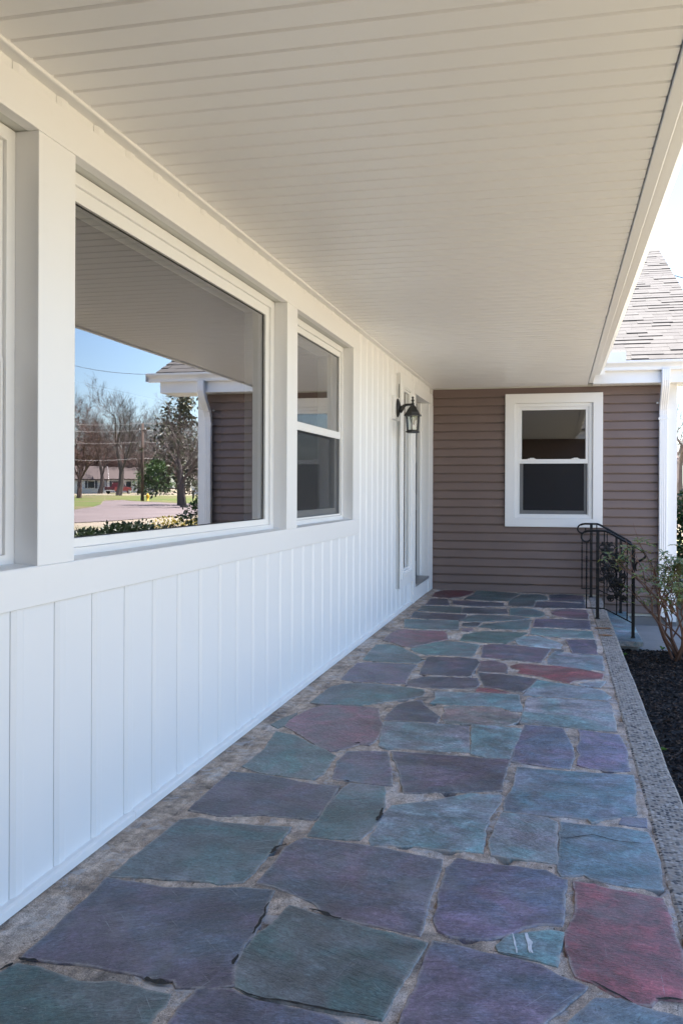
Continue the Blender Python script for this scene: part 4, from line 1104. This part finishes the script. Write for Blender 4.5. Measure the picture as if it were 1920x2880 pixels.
# ---- bare trees
def tree_meshes(seed, H, spread=.55, levels=5, mat='bark'):
    rr = random.Random(seed); tr, cr = MB(), MB()
    def grow(p, d, L, r, lv):
        segs = 4 if lv >= 3 else (3 if lv >= 1 else 2); q = p.copy(); path = [q.copy()]; dirs = [d.copy()]
        for i in range(segs):
            d = (d + Vector((rr.uniform(-.22, .22), rr.uniform(-.22, .22), rr.uniform(-.04, .16)))).normalized(); q = q + d * L / segs; path.append(q.copy()); dirs.append(d.copy())
        rad = [max(.012, r * (1 - .55 * i / segs)) for i in range(segs + 1)]
        (tr if lv >= levels - 1 else cr).tube(path, rad, 7 if lv >= levels - 1 else (5 if lv >= 3 else 3), cap=False)
        if lv == 0: return
        n = rr.choice((4, 5)) if lv == levels else rr.choice((3, 4, 4, 5))
        for k in range(n):
            i = rr.randint(max(1, segs - 2), segs) if lv == levels else rr.randint(1, segs)
            a = rr.uniform(0, 6.28); side = dirs[i].orthogonal().normalized(); side.rotate(Matrix.Rotation(a, 3, dirs[i]))
            grow(path[i], (dirs[i] * rr.uniform(.6, 1.0) + side * rr.uniform(.5, .95) * spread * 1.6 + Vector((0, 0, .12))).normalized(), L * rr.uniform(.55, .78), rad[i] * rr.uniform(.5, .68), lv - 1)
    grow(Vector((0, 0, -.2)), Vector((0, 0, 1)), H * .32, H * .021, levels)
    return tr.mesh('trunk', mat), cr.mesh('crown', mat)
PROTO = [tree_meshes(3, 22), tree_meshes(8, 24, .5), tree_meshes(21, 20, .7), tree_meshes(5, 13, .65, 5, 'bark_red')]
def tree(name, label, p, proto, sc=1.0, rz=0.0, group=None):
    t = empty(name, (p[0], p[1], terrain(p[0], p[1])), rz); t.scale = (sc, sc, sc); tag(t, label, 'tree', group)
    for nm, me in zip(('trunk', 'crown'), PROTO[proto]): link(nm, me, t)
for i, (zx, r, pr, sc) in enumerate([(395, 132, 1, .95), (210, 175, 0, 1.0), (20, 165, 1, 1.05), (640, 185, 0, .95), (760, 170, 1, .9), (520, 205, 2, 1.1), (900, 160, 0, .85), (310, 215, 2, 1.15), (-160, 170, 0, 1.1), (120, 225, 1, 1.1), (250, 150, 1, .8), (560, 160, 0, .85), (80, 190, 2, 1.0), (480, 180, 1, 1.0), (930, 200, 2, 1.1),
                                    (700, 220, 2, 1.2), (850, 225, 1, 1.1), (450, 225, 0, 1.2), (-350, 190, 1, 1.0)]):
    p = mirrored(zx, 1390, r)
    tree('bare_tree', 'tall bare deciduous tree in the row behind the far houses', p, pr, sc, i * 1.3, 'bare trees behind the far houses')
p = mirrored(90, 1390, 112); tree('yard_tree', 'spreading bare tree with forked trunk in front of the far pale house', p, 3, 1.15, .4)
for zx, r in ((40, 172), (160, 174), (290, 172), (360, 174), (460, 172), (640, 174), (750, 172), (860, 174), (0, 185), (130, 186), (240, 184), (330, 186), (420, 184), (520, 186), (610, 184), (720, 186), (-40, 205), (60, 195), (180, 200), (270, 190), (350, 205), (470, 195), (560, 210), (680, 205), (790, 200)):
    p = mirrored(zx, 1390, r); tree('understory_tree', 'low reddish bare tree among the trunks behind the far houses', p, 3, 1.0, zx, 'reddish understory trees')
tree('yard_maple', 'bare branching tree beyond the gable corner and green bush', (9.2, 62), 2, .7, 1.0)
tree('street_tree', 'smaller bare tree beside the street near the evergreen', mirrored(900, 1390, 72), 2, .62, 2.2)

# ---- conifer in the far yard: whorls of needle sprays on a straight trunk
def conifer(label, p, H, rad, name='conifer', mat='leaf_pine', n=2600, gap=.35):
    t = empty(name, (p[0], p[1], terrain(p[0], p[1]))); tag(t, label, 'tree')
    s = MB(); s.tube([(0, 0, -.2), (.05, 0, H * .5), (0, .05, H)], [H * .02, H * .013, .03], 7); lf = MB()
    for i in range(60):
        z = H * (.12 + .86 * (i / 60)); rr = rad * (1 - (i / 60) ** 1.4) * rnd.uniform(.55, 1.1) + .15; a = rnd.uniform(0, 6.28)
        tip = Vector((math.cos(a) * rr, math.sin(a) * rr, z + rnd.uniform(-.3, .3))); s.tube([(0, 0, z - .1), tip], [.05, .012], 4, cap=False)
        leaf_cloud(lf, [(tuple(tip * f + Vector((0, 0, z * (1 - f)))), rr * gap) for f in (.45, .7, .95)], n // 60, .42, .5)
    s.build('trunk', 'bark', t); lf.build('crown', mat, t)
conifer('tall dark conifer with ragged crown across the street', mirrored(870, 1390, 78), 11.5, 2.9)
conifer('rounded dense green evergreen beside the far garage', mirrored(690, 1390, 140), 6.0, 3.2, 'evergreen', 'leaf_green', 4200, .55)

# ---- far houses
def far_house(zx0, zx1, r, label, wall_h, ridge_h, depth, wins, garage=None):
    a, b = mirrored(zx0, 1395, r), mirrored(zx1, 1395, r); c = (a + b) / 2; w = math.hypot(b.x - a.x, b.y - a.y)
    e = math.atan2(b.y - a.y, b.x - a.x); gz = terrain(c.x, c.y)
    t = empty('ranch_house', (c.x, c.y, gz), e); tag(t, label, 'house', 'houses across the street')
    # local x runs along the front, local -y... the front faces the porch
    s = 1 if (Matrix.Rotation(e, 3, 'Z') @ Vector((0, 1, 0))).dot(-c) > 0 else -1
    Y = lambda d: -s * d                                  # d metres behind the front
    def bx(x0, x1, d0, d1, z0, z1): q = sorted((Y(d0), Y(d1))); return (x0, x1, q[0], q[1], z0, z1)
    part('wall', 'house_far_wall', t, bx(-w / 2, w / 2, 0, depth, -.4, wall_h), bevel=0)
    m = MB(); pr = [(Y(-.5), wall_h - .15), (Y(depth / 2), ridge_h), (Y(depth + .5), wall_h - .15), (Y(depth + .5), wall_h + .05), (Y(depth / 2), ridge_h + .22), (Y(-.5), wall_h + .05)]
    m.prism(pr, -w / 2 - .4, w / 2 + .4, 'x'); rf = m.build('roof', 'house_far_roof', t, fix=True)
    for x in (-w / 2 - .42, w / 2 + .40):
        k = MB(); k.prism([(u, v - .02) for u, v in pr], x, x + .03, 'x'); k.build('rake_board', 'far_white', rf, fix=True)
    for x in (-w / 2 + .02, w / 2 - .06):
        k = MB(); k.prism([(Y(0), wall_h - .1), (Y(depth), wall_h - .1), (Y(depth / 2), ridge_h - .05)], x, x + .04, 'x'); k.build('gable', 'house_far_wall', t, fix=True)
    for x, z, ww, hh, sh in wins:
        f = part('window', 'far_white', t, bx(x - ww / 2 - .07, x + ww / 2 + .07, -.05, .0, z - .07, z + hh + .07), bevel=0)
        part('pane', 'far_glass', f, bx(x - ww / 2, x + ww / 2, -.07, -.051, z, z + hh), bevel=0)
        if sh:
            for q in (-1, 1): part('shutter', 'shutter', t, bx(x + q * (ww / 2 + .27) - .17, x + q * (ww / 2 + .27) + .17, -.06, -.001, z - .05, z + hh + .05), bevel=0)
    if garage: part('garage_door', 'far_white', t, bx(garage[0], garage[1], -.04, 0, 0, 2.2), bevel=0)
    part('chimney', 'house_far_roof', rf, bx(-.4, .4, depth * .5 - .4, depth * .5 + .4, ridge_h - .3, ridge_h + .8), bevel=0)
far_house(-260, 300, 152, 'pale blue grey ranch house with dark shuttered window behind the forked yard tree', 2.3, 4.3, 8, [(3.2, .9, 1.0, 1.1, True), (-1.5, .9, 1.2, 1.1, True), (5.0, 1.0, .6, .9, False)])
far_house(305, 660, 166, 'pale ranch house with white garage door behind the red pickup', 2.4, 4.4, 8, [(-2.4, .9, 1.2, 1.1, True), (-.2, .9, .9, 1.1, False)], (1.0, 3.6))
far_house(960, 1250, 150, 'small pale house half hidden behind the tall dark conifer', 2.4, 4.2, 8, [(-1, .9, 1.1, 1.1, True)])
hp = (11.5, 95); t = 0
# ---- pickup
def pickup():
    c = mirrored(395, 1395, 150); t = empty('pickup_truck', (c.x, c.y, terrain(c.x, c.y)), R(95)); tag(t, 'red pickup truck parked in front of the far garage', 'truck')
    m = MB(); m.prism([(-2.5, .45), (2.5, .45), (2.55, .75), (2.45, 1.0), (1.2, 1.08), (.75, 1.1), (-2.55, 1.1), (-2.6, .7)], -.9, .9, 'y'); m.build('body', 'truck_red', t, bevel=.05, fix=True)
    m = MB(); m.prism([(-.75, 1.1), (1.15, 1.1), (.55, 1.72), (-.55, 1.75)], -.78, .78, 'y'); cab = m.build('cab', 'truck_red', t, bevel=.05, fix=True)
    m = MB(); m.prism([(-.6, 1.15), (.95, 1.15), (.5, 1.64), (-.48, 1.66)], -.79, .79, 'y'); m.build('window', 'far_glass', cab, fix=True)
    for x in (-1.6, 1.65):
        for y in (-.84, .84):
            w = MB(); w.v = []; n = 18
            for yy in (y - .11, y + .11):
                for k in range(n): w.v.append((x + .37 * math.cos(6.2832 * k / n), yy, .37 + .37 * math.sin(6.2832 * k / n)))
            w.f = [(k, (k + 1) % n, n + (k + 1) % n, n + k) for k in range(n)] + [tuple(range(n)), tuple(range(2 * n - 1, n - 1, -1))]
            wh = w.build('wheel', 'tyre', t, fix=True)
            q = MB(); q.v = [(x + .2 * math.cos(6.2832 * k / 12), y + math.copysign(.115, y), .37 + .2 * math.sin(6.2832 * k / 12)) for k in range(12)]; q.f = [tuple(range(12))]; q.build('rim', 'rim', wh)
    part('bumper', 'rim', t, (2.5, 2.62, -.88, .88, .45, .62)); part('bumper', 'rim', t, (-2.68, -2.56, -.88, .88, .45, .62))
    for y in (-.7, .7): part('headlight', 'far_white', t, (2.46, 2.54, y - .15, y + .15, .76, .92))
pickup()
# ---- utility poles, wires, hydrant
def pole(p, label, H=8.0):
    t = empty('utility_pole', (p.x, p.y, terrain(p.x, p.y)), R(30)); tag(t, label, 'pole', 'utility poles along the street')
    m = MB(); m.tube([(0, 0, -.3), (0, 0, H)], [.17, .12], 10); m.build('pole', 'pole_wood', t, smooth=True)
    part('crossarm', 'pole_wood', t, (-.6, .6, -.05, .05, H - .8, H - .68))
    for x in (-.5, .5):
        m = MB(); m.lathe([(.03, 0), (.05, .05), (.03, .1), (.045, .14), (.01, .18)], (x, 0, H - .68), 8); m.build('insulator', 'far_white', t)
    return Vector((p.x, p.y, terrain(p.x, p.y) + H))
pA = mirrored(580, 1430, 96); pB = mirrored(-900, 1450, 96); pC = Vector((-14, 128, 0))
hA = pole(pA, 'wooden utility pole beside the yellow hydrant', 8.0); hB = pole(pB, 'wooden utility pole farther along the street past the lawn', 9.5); hC = pole(pC, 'wooden utility pole farther along the street behind the house', 8.5)
def wires():
    for k, (dz, mat) in enumerate(((.0, 'wire_pale'), (-.7, 'wire_pale'), (-1.9, 'wire_pale'), (-3.6, 'wire_pale'))):
        m = MB(); path = []
        for A, B in ((hB, hA), (hA, hC)):
            for i in range(13):
                f = i / 12; q = A.lerp(B, f); path.append((q.x, q.y, q.z + dz - 4 * f * (1 - f) * .9))
        del path[13]
        m.tube(path, .014, 4, cap=False)
        tag(m.build('overhead_wire', mat), 'thin overhead utility wire strung between the street poles', 'wire', 'overhead wires')
    a = mirrored(-200, 330, 60); b = mirrored(760, 475, 46)
    m = MB(); m.tube([a.lerp(b, i / 10) - Vector((0, 0, .35 * 4 * i / 10 * (1 - i / 10))) for i in range(11)] + [Vector((3.2, 17.4, 5.2))], .012, 4, cap=False)
    tag(m.build('service_wire', 'wire'), 'dark service wire running down to the house gable', 'wire')
wires()
def hydrant():
    p = mirrored(620, 1428, 97); t = empty('fire_hydrant', (p.x, p.y, terrain(p.x, p.y))); tag(t, 'yellow fire hydrant on the verge beside the utility pole', 'hydrant')
    m = MB(); m.lathe([(.18, -.05), (.18, .04), (.12, .06), (.12, .52), (.16, .54), (.16, .58), (.13, .64), (.06, .72), (.03, .78)], (0, 0, 0), 12); m.build('barrel', 'hydrant_yellow', t, smooth=True)
    for a in (0, 2.1, 4.2):
        m = MB(); d = Vector((math.cos(a), math.sin(a), 0)); m.tube([d * .08 + Vector((0, 0, .42)), d * .22 + Vector((0, 0, .42))], .07, 8); m.build('nozzle', 'hydrant_yellow', t)
hydrant()
